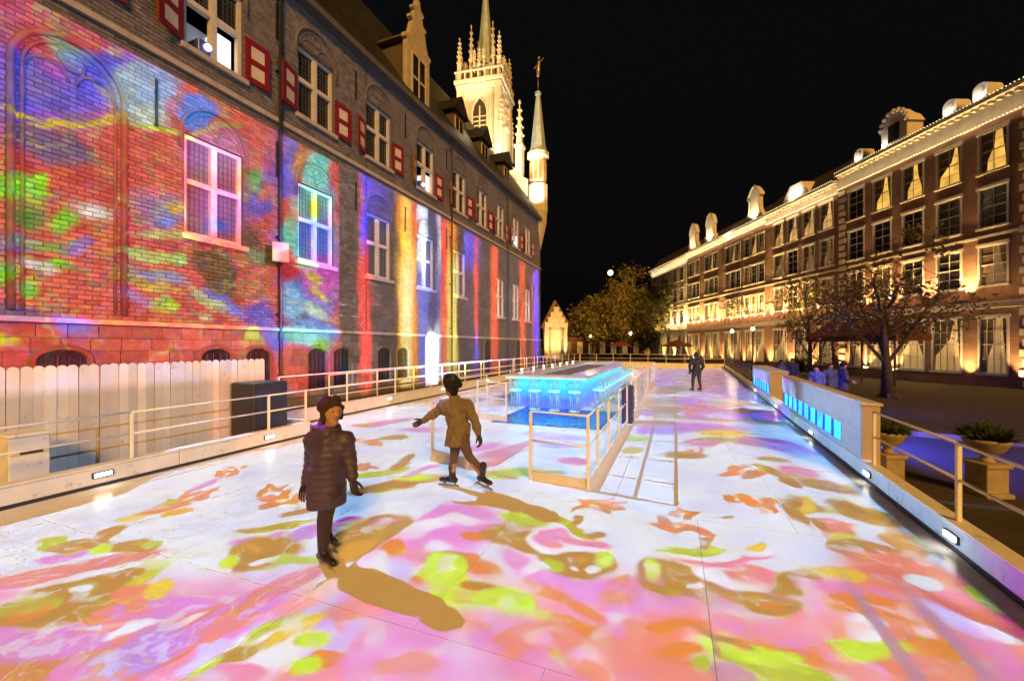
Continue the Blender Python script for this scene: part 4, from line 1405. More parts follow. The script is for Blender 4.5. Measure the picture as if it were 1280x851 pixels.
tree('street_tree', 'thin bare tree between the globe lamps and the entrance canopy', b4, local_limbs(b4, [(1012, 445, 0), (1013, 425, 0), (1010, 405, 0)]),
     local_limbs(b4, [(975, 385, 0), (985, 362, 1), (1005, 345, -1), (1030, 352, 1), (1045, 375, -1), (1020, 365, 2)]),
     3600, .11, LEAF_B, BARK, r0=.16, seed=31, spreadf=.7, group='trees on the square')
b3 = at(946, 456)
tree('street_tree', 'slim dark tree rising behind the skater in the dark jacket', b3, local_limbs(b3, [(945, 430, 0), (944, 405, 0), (940, 385, 0)]),
     local_limbs(b3, [(905, 360, 0), (925, 345, 2), (950, 340, -1), (975, 355, 1), (985, 375, -1), (915, 385, -2), (960, 370, 2)]),
     4200, .13, LEAF_A, BARK, r0=.26, seed=8, spreadf=.8, group='trees on the square')
for k, (u, v, top, half, leaf, lab, n) in enumerate((
        (742, 450, 378, 18, LEAF_B, 'small orange autumn tree leftmost in the far clump', 8000),
        (775, 449, 366, 26, LEAF_B, 'round golden autumn tree below the moon', 14000),
        (816, 448, 348, 26, LEAF_B, 'tallest brown autumn tree in the far clump', 15000),
        (845, 449, 358, 34, LEAF_C, 'dark olive tree rightmost in the far clump before the lit row', 12000),
        (893, 450, 362, 30, LEAF_C, 'thin olive tree standing before the gabled houses', 8000),
        (868, 449, 366, 24, LEAF_C, 'low olive tree filling the row between two taller far trees', 8000))):
    b = at(u, v)
    rr = random.Random(40 + k)
    lim = []
    for q in range(11):
        a = rr.uniform(0, math.pi)
        f = rr.uniform(.55, 1)
        lim.append((u + half * f * math.cos(a), 402 - (402 - top) * f * math.sin(a) + rr.uniform(-4, 14), rr.uniform(-4, 4)))
    tree('street_tree', lab, b, local_limbs(b, [(u, 430, 0), (u + 1, 415, 0), (u, 400, 0)]), local_limbs(b, lim), int(n * 1.5), .27, leaf, BARK2, r0=.3, seed=20 + k, spreadf=1.15, group='trees on the square')
for k, (u, v, hgt, lab) in enumerate(((1180, 474, 1.6, 'low dark shrub between the leaning tree and the hotel pier'), (1222, 477, 2.2, 'round leafy shrub before the lit hotel base'),
                                      (1262, 478, 1.9, 'shrub by the hotel corner quoins at the picture edge'), (1000, 464, 1.2, 'small clipped shrub left of the entrance canopy'),
                                      (1063, 466, 1.3, 'flowering shrub under the entrance canopy'))):
    b = at(u, v)
    rr = random.Random(70 + k)
    lim = [(rr.uniform(-.9, .9), rr.uniform(-.9, .9), hgt * rr.uniform(.4, 1)) for q in range(9)]
    tree('shrub', lab, b, [(0, 0, .15), (0, 0, .3)], lim, 1500, .09, LEAF_G, BARK, r0=.05, seed=90 + k, spreadf=.3, cat='shrub', group='shrubs before the hotel')

# ================================================================== pavement strip, urns
kb = thing('kerb', 'pale stone kerb across the blue lit street', 'kerb', (0, 0, GZ))
ka, kb_ = Vector((3.9, 14.5, 0)), Vector((14.5, 11.0, 0))
dv = (kb_ - ka).normalized()
nk = 11
for k in range(nk):
    M = Matrix.Translation(ka + dv * k * 1.0) @ Matrix.Rotation(math.atan2(dv.y, dv.x), 4, 'Z')
    MB(M).bbox(.004, .996, 0, .15, 0, .12, .015).build('kerb_stone', mat('kerb_grey', (.20, .18, .16), (.14, .125, .11), 4, .8, .2), kb)
TERRA = mat('urn_stone', (.36, .29, .21), (.26, .2, .145), 5, .8, .25, 18)


def planter(label, x, y, s, seed, low=False):
    t = thing('urn_planter', label, 'planter', (x, y, GZ), rad(20), 'stone urns beyond the right railing')
    if not low:
        MB().bbox(-.24 * s, .24 * s, -.24 * s, .24 * s, 0.004, .07, .01).bbox(-.19 * s, .19 * s, -.19 * s, .19 * s, .072, .46, .01).bbox(-.23 * s, .23 * s, -.23 * s, .23 * s, .462, .52, .01).build('pedestal', TERRA, t)
        zb = .522
    else:
        zb = .01
    MB().lathe([(.12 * s, 0), (.10 * s, .04), (.07 * s, .08), (.12 * s, .12), (.24 * s, .20), (.29 * s, .30), (.31 * s, .32), (.31 * s, .36), (.27 * s, .36), (.24 * s, .31)], (0, 0, zb), 18).build('urn', TERRA, t, True)
    rnd = random.Random(seed)
    lv = MB()
    for i in range(520):
        a, b = rnd.uniform(0, 6.28), rnd.uniform(.05, 1.3)
        L = rnd.uniform(.10, .44) * s
        r_ = rnd.uniform(0, .18) * s
        p0 = Vector((r_ * math.cos(a), r_ * math.sin(a), zb + .32))
        d = Vector((math.cos(a) * b, math.sin(a) * b, rnd.uniform(.5, 1.1))).normalized()
        sd_ = d.cross(Vector((0, 0, 1))).normalized() * rnd.uniform(.006, .013)
        m1, p1 = p0 + d * L * .6, p0 + d * L + Vector((0, 0, -.05 * b))
        lv.add([p0 - sd_ * .5, p0 + sd_ * .5, m1 + sd_, p1, m1 - sd_], [(0, 1, 2, 3, 4)])
    for i in range(260):
        a, b = rnd.uniform(0, 6.28), rnd.uniform(0, 1)
        c_ = Vector((.27 * s * b * math.cos(a), .27 * s * b * math.sin(a), zb + .36 + rnd.uniform(0, .34) * s * (1.1 - b * .6)))
        n_ = Vector((rnd.gauss(0, 1), rnd.gauss(0, 1), rnd.gauss(0, 1))).normalized()
        e1 = n_.orthogonal().normalized() * rnd.uniform(.012, .03)
        e2 = n_.cross(e1) * .6
        lv.add([c_ - e1, c_ + e2, c_ + e1, c_ - e2], [(0, 1, 2, 3)])
    lv.build('plant', LEAF_G, t)
    return t


px_, py_ = flo(1110, 604, GZ)
planter('stone urn with a low plant on a square pedestal by the tan panel', px_, py_, .80, 1)
px_, py_ = flo(1233, 618, GZ)
planter('stone urn with a tall feathery plant on a square pedestal, lit blue', px_, py_, .88, 2)
# street flood lights tucked behind the screen wall, throwing blue over the street
fl = thing('flood_lamp', 'small blue flood lamp on the outer side of the screen wall', 'lamp', (3.80, 12.6, GZ), rad(-12))
MB().box(-.03, .03, -.03, .03, 0.003, .7).build('stand', DARKM, fl)
MB().bbox(-.1, .1, -.12, .12, .72, .92, .02).build('head', DARKM, fl)
MB().box(.1, .108, -.1, .1, .74, .90).build('lens', emit('blue_lens', (.02, .1, 1.0), 12), fl)
lamp('blue_flood', 'SPOT', (3.95, 12.6, .75), 1500, (.03, .07, 1.0), (9.0, 11.4, -.25), .1, 140, .6)
lamp('blue_flood', 'SPOT', (3.9, 15.9, 1.9), 1100, (.01, .06, 1.0), (6.3, 19.5, .7), .1, 90, .6)

# ================================================================== far end: gabled pavilion, low arcade, lamps, parasols, moon
def far(u, d, z=GZ):
    l = (u - CX) / F * d
    return (l * CT - d * ST, l * ST + d * CT, z)


pv = thing('pavilion', 'small floodlit pavilion with a steep gabled roof beyond the rink', 'building', far(695, 74), TH)
MB().box(-2.0, 2.0, 0, 4, 0, 5.6).build('wall', PALE, pv)
MB().add([(-2.7, -.6, 5.6), (2.7, -.6, 5.6), (2.7, 4.6, 5.6), (-2.7, 4.6, 5.6), (-.15, 2, 10.6), (.15, 2, 10.6)], [(0, 1, 5, 4), (1, 2, 5), (2, 3, 4, 5), (3, 0, 4), (3, 2, 1, 0)]).build('roof', mat('warm_tile', (.25, .13, .07), (.18, .09, .05), 3, .7, .3, 7), pv)
for x in (-1.5, 1.5):
    MB().tube([(x, -.5, .003), (x, -.5, 5.55)], .16, 8).build('column', PALE, pv)
MB().box(-.7, .7, -.04, -.003, .0, 3.2).build('door', LITG, pv)
sg = [(-2.0, 5.61), (2.0, 5.61), (2.0, 6.5), (1.5, 6.5), (1.5, 7.4), (1.0, 7.4), (1.0, 8.3), (.5, 8.3), (.5, 9.2), (-.5, 9.2), (-.5, 8.3), (-1.0, 8.3), (-1.0, 7.4), (-1.5, 7.4), (-1.5, 6.5), (-2.0, 6.5)]
gb_ = MB().prism(sg, -.75, -.35).build('stepped_gable', PALE, pv)
MB().lathe([(.2, 9.2), (.25, 9.5), (.05, 9.7), (.03, 10.4)], (0, -.55, 0), 8).build('finial', DARKM, gb_)
for x, z in ((-.9, 3.6), (.9, 3.6), (0, 6.4)):
    MB().prism([(x - .35, z), (x + .35, z), (x + .35, z + 1.0), (x + .2, z + 1.3), (x - .2, z + 1.3), (x - .35, z + 1.0)], -.78 if z > 5 else -.03, -.752 if z > 5 else -.003).build('window', WARMP, pv)
for e in (-3.5, 3.5):
    p = pv.matrix_basis @ Vector((e, -3.2, .4))
    lamp('pavilion_flood', 'SPOT', p, 3200, (1, .66, .28), pv.matrix_basis @ Vector((0, 0, 6)), .1, 90, .8)
ar = thing('arcade', 'long low arcade with small warm windows behind the far trees', 'building', far(700, 92), TH + rad(4))
MB().box(0, 34, 0, 8, 0, 4.6).build('wall', REDB2, ar)
MB().add([(-.5, -.5, 4.604), (34.5, -.5, 4.604), (34.5, 8.5, 4.604), (-.5, 8.5, 4.604), (2, 4, 7.2), (32, 4, 7.2)], [(0, 1, 5, 4), (1, 2, 5), (2, 3, 4, 5), (3, 0, 4)]).build('roof', RBROWN, ar)
for k in range(13):
    x = 1.3 + k * 2.55
    w = MB().box(x, x + 1.2, -.05, -.003, .6, 3.2).build('window', LITG if k % 3 else DIMW, ar)
    MB().box(x + .57, x + .63, -.08, -.052, .6, 3.2).box(x, x + .57, -.078, -.054, 1.9, 1.98).box(x + .63, x + 1.2, -.078, -.054, 1.9, 1.98).build('glazing_bar', HFRAME, w)
GLOBE = emit('lamp_globe', (1.0, .74, .36), 14.0)


def street_lamp(label, p, h, e=90):
    t = thing('street_lamp', label, 'street lamp', p, 0, 'globe street lamps around the square')
    MB().lathe([(.16, 0), (.16, .25), (.07, .4), (.045, h - .5), (.09, h - .42), (.03, h - .36)], n=10).build('post', DARKM, t, True)
    MB().ball((0, 0, h - .12), .17, 12, 8).build('globe', GLOBE, t, True)
    MB().lathe([(.13, h + .1), (.05, h + .18), (.01, h + .3)], n=8).build('finial', DARKM, t)
    if e:
        lamp('street_lamp_light', 'POINT', (p[0], p[1], p[2] + h - .1), e, (1, .66, .28), None, .25)


street_lamp('globe street lamp right of the skater in the dark jacket', far(915, 44), 4.0, 350)
street_lamp('globe street lamp beside the slim dark tree trunk', far(941, 40), 4.1, 100)
street_lamp('globe street lamp left of the tallest far tree', far(788, 52), 4.0, 1300)
street_lamp('globe street lamp leftmost below the orange far tree', far(738, 58), 3.8, 900)
for k, (u, d, lab) in enumerate(((775, 60, 'red parasol under the far trees, left of two'), (846, 50, 'red parasol before the arcade, right of two'))):
    t = thing('parasol', lab, 'parasol', far(u, d), 0, 'parasols beyond the rink')
    MB().tube([(0, 0, 0), (0, 0, 3.0)], .04, 6).build('pole', DARKM, t)
    MB().lathe([(1.7, 2.25), (1.7, 2.4), (.9, 2.75), (.05, 3.05)], n=8).build('canopy', mat('parasol_red', (.10, .018, .012), (.07, .014, .01), 3, .7), t)
    MB().box(-.4, .4, -.4, .4, 0, .06).build('base', DARKM, t)
moon = MB().ball((0, 0, 0), 27, 16, 10).build('moon', emit('moon_glow', (1.0, .80, .48), 2.6, var=.12, vscale=.03), None, True, Vector(far(763, 4000, H + 91 / F * 4000)))
tag(moon, 'bright full moon in the black sky above the autumn trees', 'moon')

# ================================================================== people
SKIN = mat('skin', (.42, .25, .17), (.36, .21, .14), 8, .5)
HAIR = mat('hair_black', (.010, .008, .007), (.022, .016, .012), 40, .8, .6, 90, spec=.2)
HAIRB = mat('hair_brown', (.03, .016, .010), (.055, .03, .018), 40, .75, .6, 90, spec=.25)
SKATE = mat('skate_black', (.012, .012, .014), (.025, .025, .028), 12, .3)
STEEL = mat('blade_steel', (.5, .5, .52), (.4, .4, .42), 10, .25, metal=.9)


def blend(mb, voxel, fn=None, smooth=2):
    """several closed volumes fused to one continuous surface"""
    me = bpy.data.meshes.new('tmp')
    me.from_pydata(mb.v, [], mb.f)
    o = bpy.data.objects.new('tmp', me)
    COL.objects.link(o)
    md = o.modifiers.new('r', 'REMESH')
    md.mode = 'VOXEL'
    md.voxel_size = voxel
    if smooth:
        sm = o.modifiers.new('s', 'SMOOTH')
        sm.iterations = smooth
        sm.factor = .5
    dg = bpy.context.evaluated_depsgraph_get()
    dg.update()
    r = bpy.data.meshes.new_from_object(o.evaluated_get(dg))
    bpy.data.objects.remove(o)
    bpy.data.meshes.remove(me)
    if fn:
        nrm = [v.normal.copy() for v in r.vertices]
        for v, n_ in zip(r.vertices, nrm):
            v.co = fn(v.co.copy(), n_)
    r.polygons.foreach_set('use_smooth', [True] * len(r.polygons))
    return r


def part(name, me, m, parent):
    me.name = name
    me.materials.clear()
    me.materials.append(m)
    return link(name, me, parent)


def hand_mesh(mb, wrist, dirv, palm, s=1.0):
    """palm with four curled fingers of different lengths and a thumb from its side"""
    d = Vector(dirv).normalized()
    n_ = Vector(palm)
    n_ = (n_ - d * n_.dot(d)).normalized()
    side = d.cross(n_)
    w = Vector(wrist)
    for k in range(4):
        q = (k - 1.5) * .019 * s
        mb.cap(w + side * q * .6, w + d * .085 * s + side * q, .019 * s, .015 * s, 8)
        L = (.070, .080, .075, .058)[k] * s
        p0 = w + d * .088 * s + side * q * 1.1
        p1 = p0 + d * L * .55 + n_ * L * .12
        p2 = p1 + d * L * .30 + n_ * L * .42
        p3 = p2 + d * L * .02 + n_ * L * .30
        mb.cap(p0, p1, .0095 * s, .009 * s, 7).cap(p1, p2, .009 * s, .0082 * s, 7).cap(p2, p3, .0082 * s, .007 * s, 7)
    t0 = w + d * .03 * s - side * .034 * s
    t1 = t0 + d * .035 * s - side * .028 * s + n_ * .012 * s
    t2 = t1 + d * .032 * s - side * .004 * s + n_ * .016 * s
    mb.cap(t0, t1, .014 * s, .012 * s, 7).cap(t1, t2, .0115 * s, .009 * s, 7)


def skate(parent, ank, toe_dir, pitch=0.0):
    a = Vector(ank)
    d = Vector((toe_dir[0], toe_dir[1], 0)).normalized()
    d = (d + Vector((0, 0, pitch))).normalized()
    side = d.cross(Vector((0, 0, 1))).normalized()
    up = side.cross(d)
    b = MB()
    sole = a - up * .075
    b.cap(a + up * .15, a - d * .005, .058, .05, 10).cap(a - up * .03 - d * .02, sole + up * .03 + d * .06, .048, .045, 10)
    b.cap(sole + up * .025 - d * .05, sole + up * .022 + d * .17, .042, .036, 10)
    bo = part('skate', blend(b, .012), SKATE, parent)
    bl = MB()
    hgt = .045
    M = Matrix((d, side, up)).transposed().to_4x4()
    M.translation = sole
    m = MB(M)
    m.box(-.11, .22, -.003, .003, -.075, -.045).box(-.06, -.03, -.012, .012, -.05, -.012).box(.10, .14, -.012, .012, -.05, -.012)
    m.build('blade', STEEL, bo)


def person(label, base, J, face, coat=None, coat_col=None, skirt=None, quilt=None, leg_col=None, hair=None, hair_r=.105, bushy=0.0, gloves=None, skates=True, toes=None, pitch=(0, 0), vox=.016, hood=False, bulk=1.0, rz=TH, group='people on and around the rink', hairlen=0.0, scarf=None):
    t = thing('person', label, 'person', base, rz, group)
    V = {k: Vector(p) for k, p in J.items()}
    f = Vector((face[0], face[1], 0)).normalized()
    sd = Vector((f.y, -f.x, 0))
    hd = V['head']
    b = MB()
    # head with jaw, nose, ears
    b.ball(hd + Vector((0, 0, .02)), .092, 14, 10, (1, 1, 1.18))
    b.cap(hd - Vector((0, 0, .03)) + f * .02, hd - Vector((0, 0, .085)) + f * .035, .07, .045, 10)
    b.cap(hd + f * .088 + Vector((0, 0, .012)), hd + f * .108 - Vector((0, 0, .018)), .010, .014, 6)
    for s in (-1, 1):
        b.cap(hd + sd * .09 * s + Vector((0, 0, .01)), hd + sd * .092 * s - Vector((0, 0, .025)), .016, .013, 6)
    nk = V['neck']
    b.cap(hd - Vector((0, 0, .06)), nk, .052, .058, 10)
    ch, pv_ = V['chest'], V['pelvis']
    shl, shr = V['shL'], V['shR']
    b.cap(shl, shr, .062, .062, 10).cap(nk, ch, .07, .115, 10).cap(shl.lerp(ch, .35), shr.lerp(ch, .35), .09, .09, 10)
    b.cap(ch, ch.lerp(pv_, .55), .125, .105, 12).cap(ch.lerp(pv_, .55), pv_, .105, .13, 12)
    b.cap(V['hipL'], V['hipR'], .105, .105, 10)
    for s in 'LR':
        b.cap(V['sh' + s], V['el' + s], .055, .042, 10).cap(V['el' + s], V['wr' + s], .043, .029, 10)
        b.cap(V['hip' + s], V['kn' + s], .092, .058, 10).cap(V['kn' + s], V['an' + s], .06, .038, 10)
        cm_ = V['kn' + s].lerp(V['an' + s], .3)
        b.cap(cm_, cm_.lerp(V['an' + s], .4), .058, .045, 8)
    part('body', blend(b, vox), SKIN, t)
    eye = MB()
    for s in (-1, 1):
        eye.ball(hd + f * .085 + sd * .032 * s + Vector((0, 0, .025)), .0085, 6, 4)
    eye.build('eyes', HAIR, t, True)
    MB().cap(hd + f * .086 - sd * .016 - Vector((0, 0, .05)), hd + f * .086 + sd * .016 - Vector((0, 0, .05)), .005, .005, 6).build('mouth', mat('lips', (.30, .10, .08), (.25, .08, .07), 9, .4), t, True)
    # trousers
    b = MB()
    b.cap(V['hipL'], V['hipR'], .118, .118, 10).cap(pv_ + Vector((0, 0, .08)), pv_, .13, .14, 10)
    for s in 'LR':
        b.cap(V['hip' + s], V['kn' + s], .105 * bulk, .07 * bulk, 10).cap(V['kn' + s], V['an' + s] + Vector((0, 0, .07)), .072 * bulk, .054 * bulk, 10)
    part('trousers', blend(b, vox), leg_col, t)
    # coat
    b = MB()
    g_ = .028 if not quilt else .030
    b.cap(shl, shr, .075 + g_, .075 + g_, 10).cap(nk - Vector((0, 0, .03)), ch, .08 + g_, .13 + g_, 12).cap(shl.lerp(ch, .4), shr.lerp(ch, .4), .10 + g_, .10 + g_, 10)
    b.cap(ch, pv_ + Vector((0, 0, .1)), .135 + g_, .125 + g_, 12)
    for s in 'LR':
        w_ = V['el' + s].lerp(V['wr' + s], .94)
        b.cap(V['sh' + s], V['el' + s], .066 + g_ * .8, .055 + g_ * .6, 10).cap(V['el' + s], w_, .055 + g_ * .6, .042 + g_ * .4, 10)
    zb, wa, wb = skirt
    ctr = V.get('hem', Vector((pv_.x, pv_.y, zb)))
    top = pv_ + Vector((0, 0, .18))
    rings = []
    for i in range(6):
        q = i / 5
        c_ = top.lerp(ctr, q)
        rings.append((c_, (.15 + g_) * (1 - q) + wa * q, (.125 + g_) * (1 - q) + wb * q))
    vs, fs = [], []
    for c_, ra, rb_ in rings:
        for k in range(18):
            a = 2 * math.pi * k / 18
            fold = 1 + .035 * math.sin(5 * a + 1.0)
            p = c_ + sd * ra * math.cos(a) * fold + f * rb_ * math.sin(a) * fold
            vs.append((p.x, p.y, c_.z))
    for i in range(5):
        for k in range(18):
            j = (k + 1) % 18
            fs.append((i * 18 + k, (i + 1) * 18 + k, (i + 1) * 18 + j, i * 18 + j))
    fs.append(tuple(range(18)))
    fs.append(tuple(range(107, 89, -1)))
    b.add(vs, fs)
    if hood:
        b.cap(nk - f * .06 + sd * .05, nk - f * .06 - sd * .05, .085, .085, 10).cap(nk - f * .1, hd - f * .11 - Vector((0, 0, .07)), .08, .07, 10)
        for s in (-1, 1):
            b.cap(nk - f * .05 + sd * .09 * s, nk + f * .06 + sd * .05 * s - Vector((0, 0, .02)), .06, .05, 8)
    else:
        b.cap(nk + sd * .04, nk - sd * .04, .07, .07, 8)
    fn = None
    if quilt:
        def fn(co, n_):
            return co + n_ * (abs(math.sin(math.pi * co.z / quilt)) ** .7 * .009 - .006)
    else:
        def fn(co, n_):
            return co + n_ * (.007 * math.sin(co.z * 38 + co.x * 30) * math.sin(co.x * 42 + co.y * 35) + .006 * math.sin(co.z * 17 - co.x * 55 + co.y * 20))
    cme = blend(b, vox * .85, fn, 1)
    part('coat', cme, coat_col, t)
    # hands
    for s in 'LR':
        m = MB()
        dv_ = V['wr' + s] - V['el' + s]
        hand_mesh(m, V['wr' + s] + dv_.normalized() * .01, dv_, f + Vector((0, 0, -.3)) + (sd * (-1 if s == 'R' else 1)) * .2, 1.05)
        m.build('glove' if gloves else 'hand', gloves or SKIN, t, True)
    # hair
    m = MB()
    rn = random.Random(hash(label) % 1000 if False else len(label))
    m.ball(hd + Vector((0, 0, .045)) - f * .022, hair_r, 12, 8, (1, 1, 1.05))
    m.cap(hd - f * .06 + Vector((0, 0, .03)), hd - f * .07 - Vector((0, 0, .06 + hairlen)), hair_r * .78, hair_r * .55, 10)
    if bushy:
        for k in range(46):
            a, e_ = rn.uniform(0, 6.28), rn.uniform(-.2, 1.3)
            dv_ = Vector((math.cos(a) * math.cos(e_), math.sin(a) * math.cos(e_), math.sin(e_)))
            if dv_.dot(f) > .45 and e_ < .6:
                continue
            m.ball(hd + Vector((0, 0, .05)) - f * .02 + dv_ * hair_r, bushy * rn.uniform(.6, 1.1), 6, 4)
    if hairlen:
        for s in (-1, 1):
            m.cap(hd + sd * .08 * s + Vector((0, 0, .02)) - f * .01, hd + sd * .085 * s - Vector((0, 0, hairlen)), .035, .03, 8)
    part('hair', blend(m, .013), hair, t)
    if skates:
        for i, s in enumerate('LR'):
            skate(t, V['an' + s], (toes or {}).get(s, face), pitch[i])
    else:
        for i, s in enumerate('LR'):
            m = MB().cap(V['an' + s], V['an' + s] - Vector((0, 0, .05)), .05, .045, 8).cap(V['an' + s] - Vector((0, 0, .055)), V['an' + s] + f * .15 - Vector((0, 0, .06)), .042, .034, 8)
            part('shoe', blend(m, .014), SKATE, t)
    return t


PUFF = mat('puffer_purple', (.062, .044, .085), (.040, .030, .058), 9, .55, .35, 24)
TAN = mat('tan_wool', (.19, .145, .10), (.14, .105, .072), 14, .85, .25, 70)
TANL = mat('tan_trouser', (.11, .075, .055), (.085, .058, .042), 12, .8, .15, 60)
LEGG = mat('dark_leggings', (.035, .022, .022), (.025, .016, .017), 10, .7)
NAVY = mat('navy_jacket', (.022, .022, .036), (.016, .016, .026), 8, .6, .1)
JEAN = mat('blue_jeans', (.045, .045, .075), (.032, .032, .055), 12, .8, .1)
GLOVE = mat('black_glove', (.016, .015, .02), (.024, .022, .028), 14, .6)


def px(u, v, u0, v0, s, y=0.0):
    return ((u - u0) / s, y, (v0 - v) / s)


# skater in the long puffer coat
X1, Y1 = flo(404, 703)
q = lambda u, v, y=0.0: px(u, v, 404, 703, 127.0, y)
J1 = dict(head=q(416, 519, -.02), neck=q(411, 541, 0), chest=q(411, 568, 0), pelvis=q(408, 607, 0), shL=q(392, 554, .02), shR=q(431, 553, -.02),
          elL=q(385, 584, .08), wrL=q(377, 608, .10), elR=q(437, 574, -.02), wrR=q(444, 596, -.08), hipL=q(402, 612, .03), hipR=q(415, 612, -.03),
          knL=q(401, 647, .12), anL=q(394, 680, .26), knR=q(408, 648, -.04), anR=q(406, 688, -.03), hem=q(408, 632, 0))
person('skater in a long dark quilted coat with her arms held low', (X1, Y1, .004), J1, (.75, -.66), coat_col=PUFF, skirt=(q(0, 634)[2], .185, .155), quilt=.064, leg_col=LEGG, hair=HAIRB, hair_r=.108, bushy=.03, gloves=GLOVE,
       toes={'L': (.55, -.5), 'R': (.8, -.6)}, hood=True, bulk=1.0, vox=.014, hairlen=.05)
# skater in the tan coat, arms out
X2, Y2 = flo(584, 611)
q = lambda u, v, y=0.0: px(u, v, 584, 611, 85.0, y)
J2 = dict(head=q(563, 485, .02), neck=q(568, 500, .02), chest=q(570, 518, 0), pelvis=q(574, 545, 0), shL=q(555, 508, .06), shR=q(584, 507, -.04),
          elL=q(541, 519, .08), wrL=q(529, 526, .04), elR=q(594, 524, -.10), wrR=q(599, 540, -.14), hipL=q(570, 548, .05), hipR=q(578, 548, -.05),
          knL=q(567, 573, .06), anL=q(564, 598, .10), knR=q(587, 570, -.04), anR=q(603, 593, -.06), hem=q(572, 556, 0))
person('skater in a short tan coat stepping with both arms out for balance', (X2, Y2, .004), J2, (-.72, .55), coat_col=TAN, skirt=(q(0, 556)[2], .205, .165), leg_col=TANL, hair=HAIR, hair_r=.118, bushy=.055, gloves=GLOVE,
       toes={'L': (-.9, .2), 'R': (.75, -.62)}, pitch=(0, -.12), bulk=.9, vox=.015)
# skater in the dark jacket, far down the ice
X3, Y3 = flo(870, 489.5)
J3 = dict(head=(-.02, 0, 1.66), neck=(0, 0, 1.5), chest=(.02, 0, 1.28), pelvis=(.02, 0, .92), shL=(-.2, 0, 1.43), shR=(.22, 0, 1.43), elL=(-.29, -.02, 1.14), wrL=(-.22, .12, .92), elR=(.33, -.02, 1.14), wrR=(.24, .12, .92),
          hipL=(-.08, 0, .88), hipR=(.12, 0, .88), knL=(-.13, .03, .52), anL=(-.15, 0, .165), knR=(.16, .03, .52), anR=(.19, -.02, .165))
person('skater in a dark jacket and jeans standing far down the ice', (X3, Y3, .004), J3, (-.3, .95), coat_col=NAVY, skirt=(.80, .23, .17), leg_col=JEAN, hair=HAIR, gloves=GLOVE, vox=.022, bulk=1.1, hood=True)


def stander(label, p, h, coat, rz, seed):
    r = random.Random(seed)
    k = h / 1.75
    a = r.uniform(-.03, .03)
    J = dict(head=(a, -.02, 1.60), neck=(0, 0, 1.45), chest=(0, 0, 1.24), pelvis=(0, 0, .90), shL=(-.19, 0, 1.38), shR=(.19, 0, 1.38), elL=(-.26, -.03, 1.10), wrL=(-.20, -.2, 1.0 + r.uniform(-.15, .15)), elR=(.27, 0, 1.10), wrR=(.25, -.1, .86),
             hipL=(-.09, 0, .87), hipR=(.09, 0, .87), knL=(-.10, -.03, .48), anL=(-.11, 0, .11), knR=(.10, .02, .48), anR=(.12, .05, .11))
    J = {n_: tuple(c * k for c in v) for n_, v in J.items()}
    return person(label, p, J, (0, -1), coat_col=coat, skirt=(.62 * k, .24, .2), leg_col=JEAN, hair=HAIR, gloves=None, skates=False, vox=.026, bulk=1.1, rz=rz, hood=bool(seed % 2), group='people standing beyond the screen wall')


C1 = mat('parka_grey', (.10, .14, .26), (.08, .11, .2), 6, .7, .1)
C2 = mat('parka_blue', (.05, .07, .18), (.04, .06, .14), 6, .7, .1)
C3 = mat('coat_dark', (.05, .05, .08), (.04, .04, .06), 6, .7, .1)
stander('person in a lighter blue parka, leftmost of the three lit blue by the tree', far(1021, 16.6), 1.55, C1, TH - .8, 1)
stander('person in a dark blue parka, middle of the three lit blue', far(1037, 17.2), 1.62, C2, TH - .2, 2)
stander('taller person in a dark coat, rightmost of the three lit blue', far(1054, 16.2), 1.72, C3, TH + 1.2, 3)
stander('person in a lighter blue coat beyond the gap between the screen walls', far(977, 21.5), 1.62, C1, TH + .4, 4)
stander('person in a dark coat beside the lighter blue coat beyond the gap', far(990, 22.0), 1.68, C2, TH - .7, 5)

# ================================================================== projectors: their slides are thrown as light
W_, LV, PK, MG, SA, OR_, RD = (238, 240, 250), (208, 196, 240), (224, 116, 176), (204, 92, 200), (228, 146, 140), (214, 122, 58), (206, 74, 84)
OL, OD, YG, GR, YE_, PU, DM, BR = (172, 122, 44), (150, 110, 38), (206, 228, 44), (128, 190, 44), (228, 200, 70), (156, 100, 216), (176, 46, 150), (150, 92, 60)
LG, CY, BL = (190, 215, 150), (120, 220, 235), (96, 110, 235)


def lin(c):
    return srgb(*c)


FLOOR_AMB, FLOOR_ALB = (.51, .25, .05), (.88, .88, .88)
WALL_AMB, WALL_ALB = (.10, .045, .008), (.20, .17, .155)


def slide_col(c, amb, alb):
    g_ = .3 * c[0] + .55 * c[1] + .15 * c[2]
    sat = 1.34 if alb[0] > .5 else 1.0
    c = [min(255, max(0, g_ + (x - g_) * sat)) for x in c]
    l = lin(c)
    return tuple(max(0.0, (l[i] - amb[i]) / alb[i]) for i in range(3))


def ellipse(u, v, ru, rv, ang, proj):
    """a soft ellipse on the lit plane: centre, half axes, turn"""
    e = 1.0
    c = proj(u, v)
    ca, sa = math.cos(rad(ang)), math.sin(rad(ang))
    p1, p2 = proj(u + ca * e, v + sa * e), proj(u - sa * e, v + ca * e)
    a = [[(p1[0] - c[0]) * ru, (p2[0] - c[0]) * rv], [(p1[1] - c[1]) * ru, (p2[1] - c[1]) * rv]]
    # a a^T eigen decomposition
    m00 = a[0][0] ** 2 + a[0][1] ** 2
    m11 = a[1][0] ** 2 + a[1][1] ** 2
    m01 = a[0][0] * a[1][0] + a[0][1] * a[1][1]
    th = .5 * math.atan2(2 * m01, m00 - m11)
    tr, df = (m00 + m11) / 2, math.hypot((m00 - m11) / 2, m01)
    return c, math.sqrt(max(1e-8, tr + df)), math.sqrt(max(1e-8, tr - df)), th


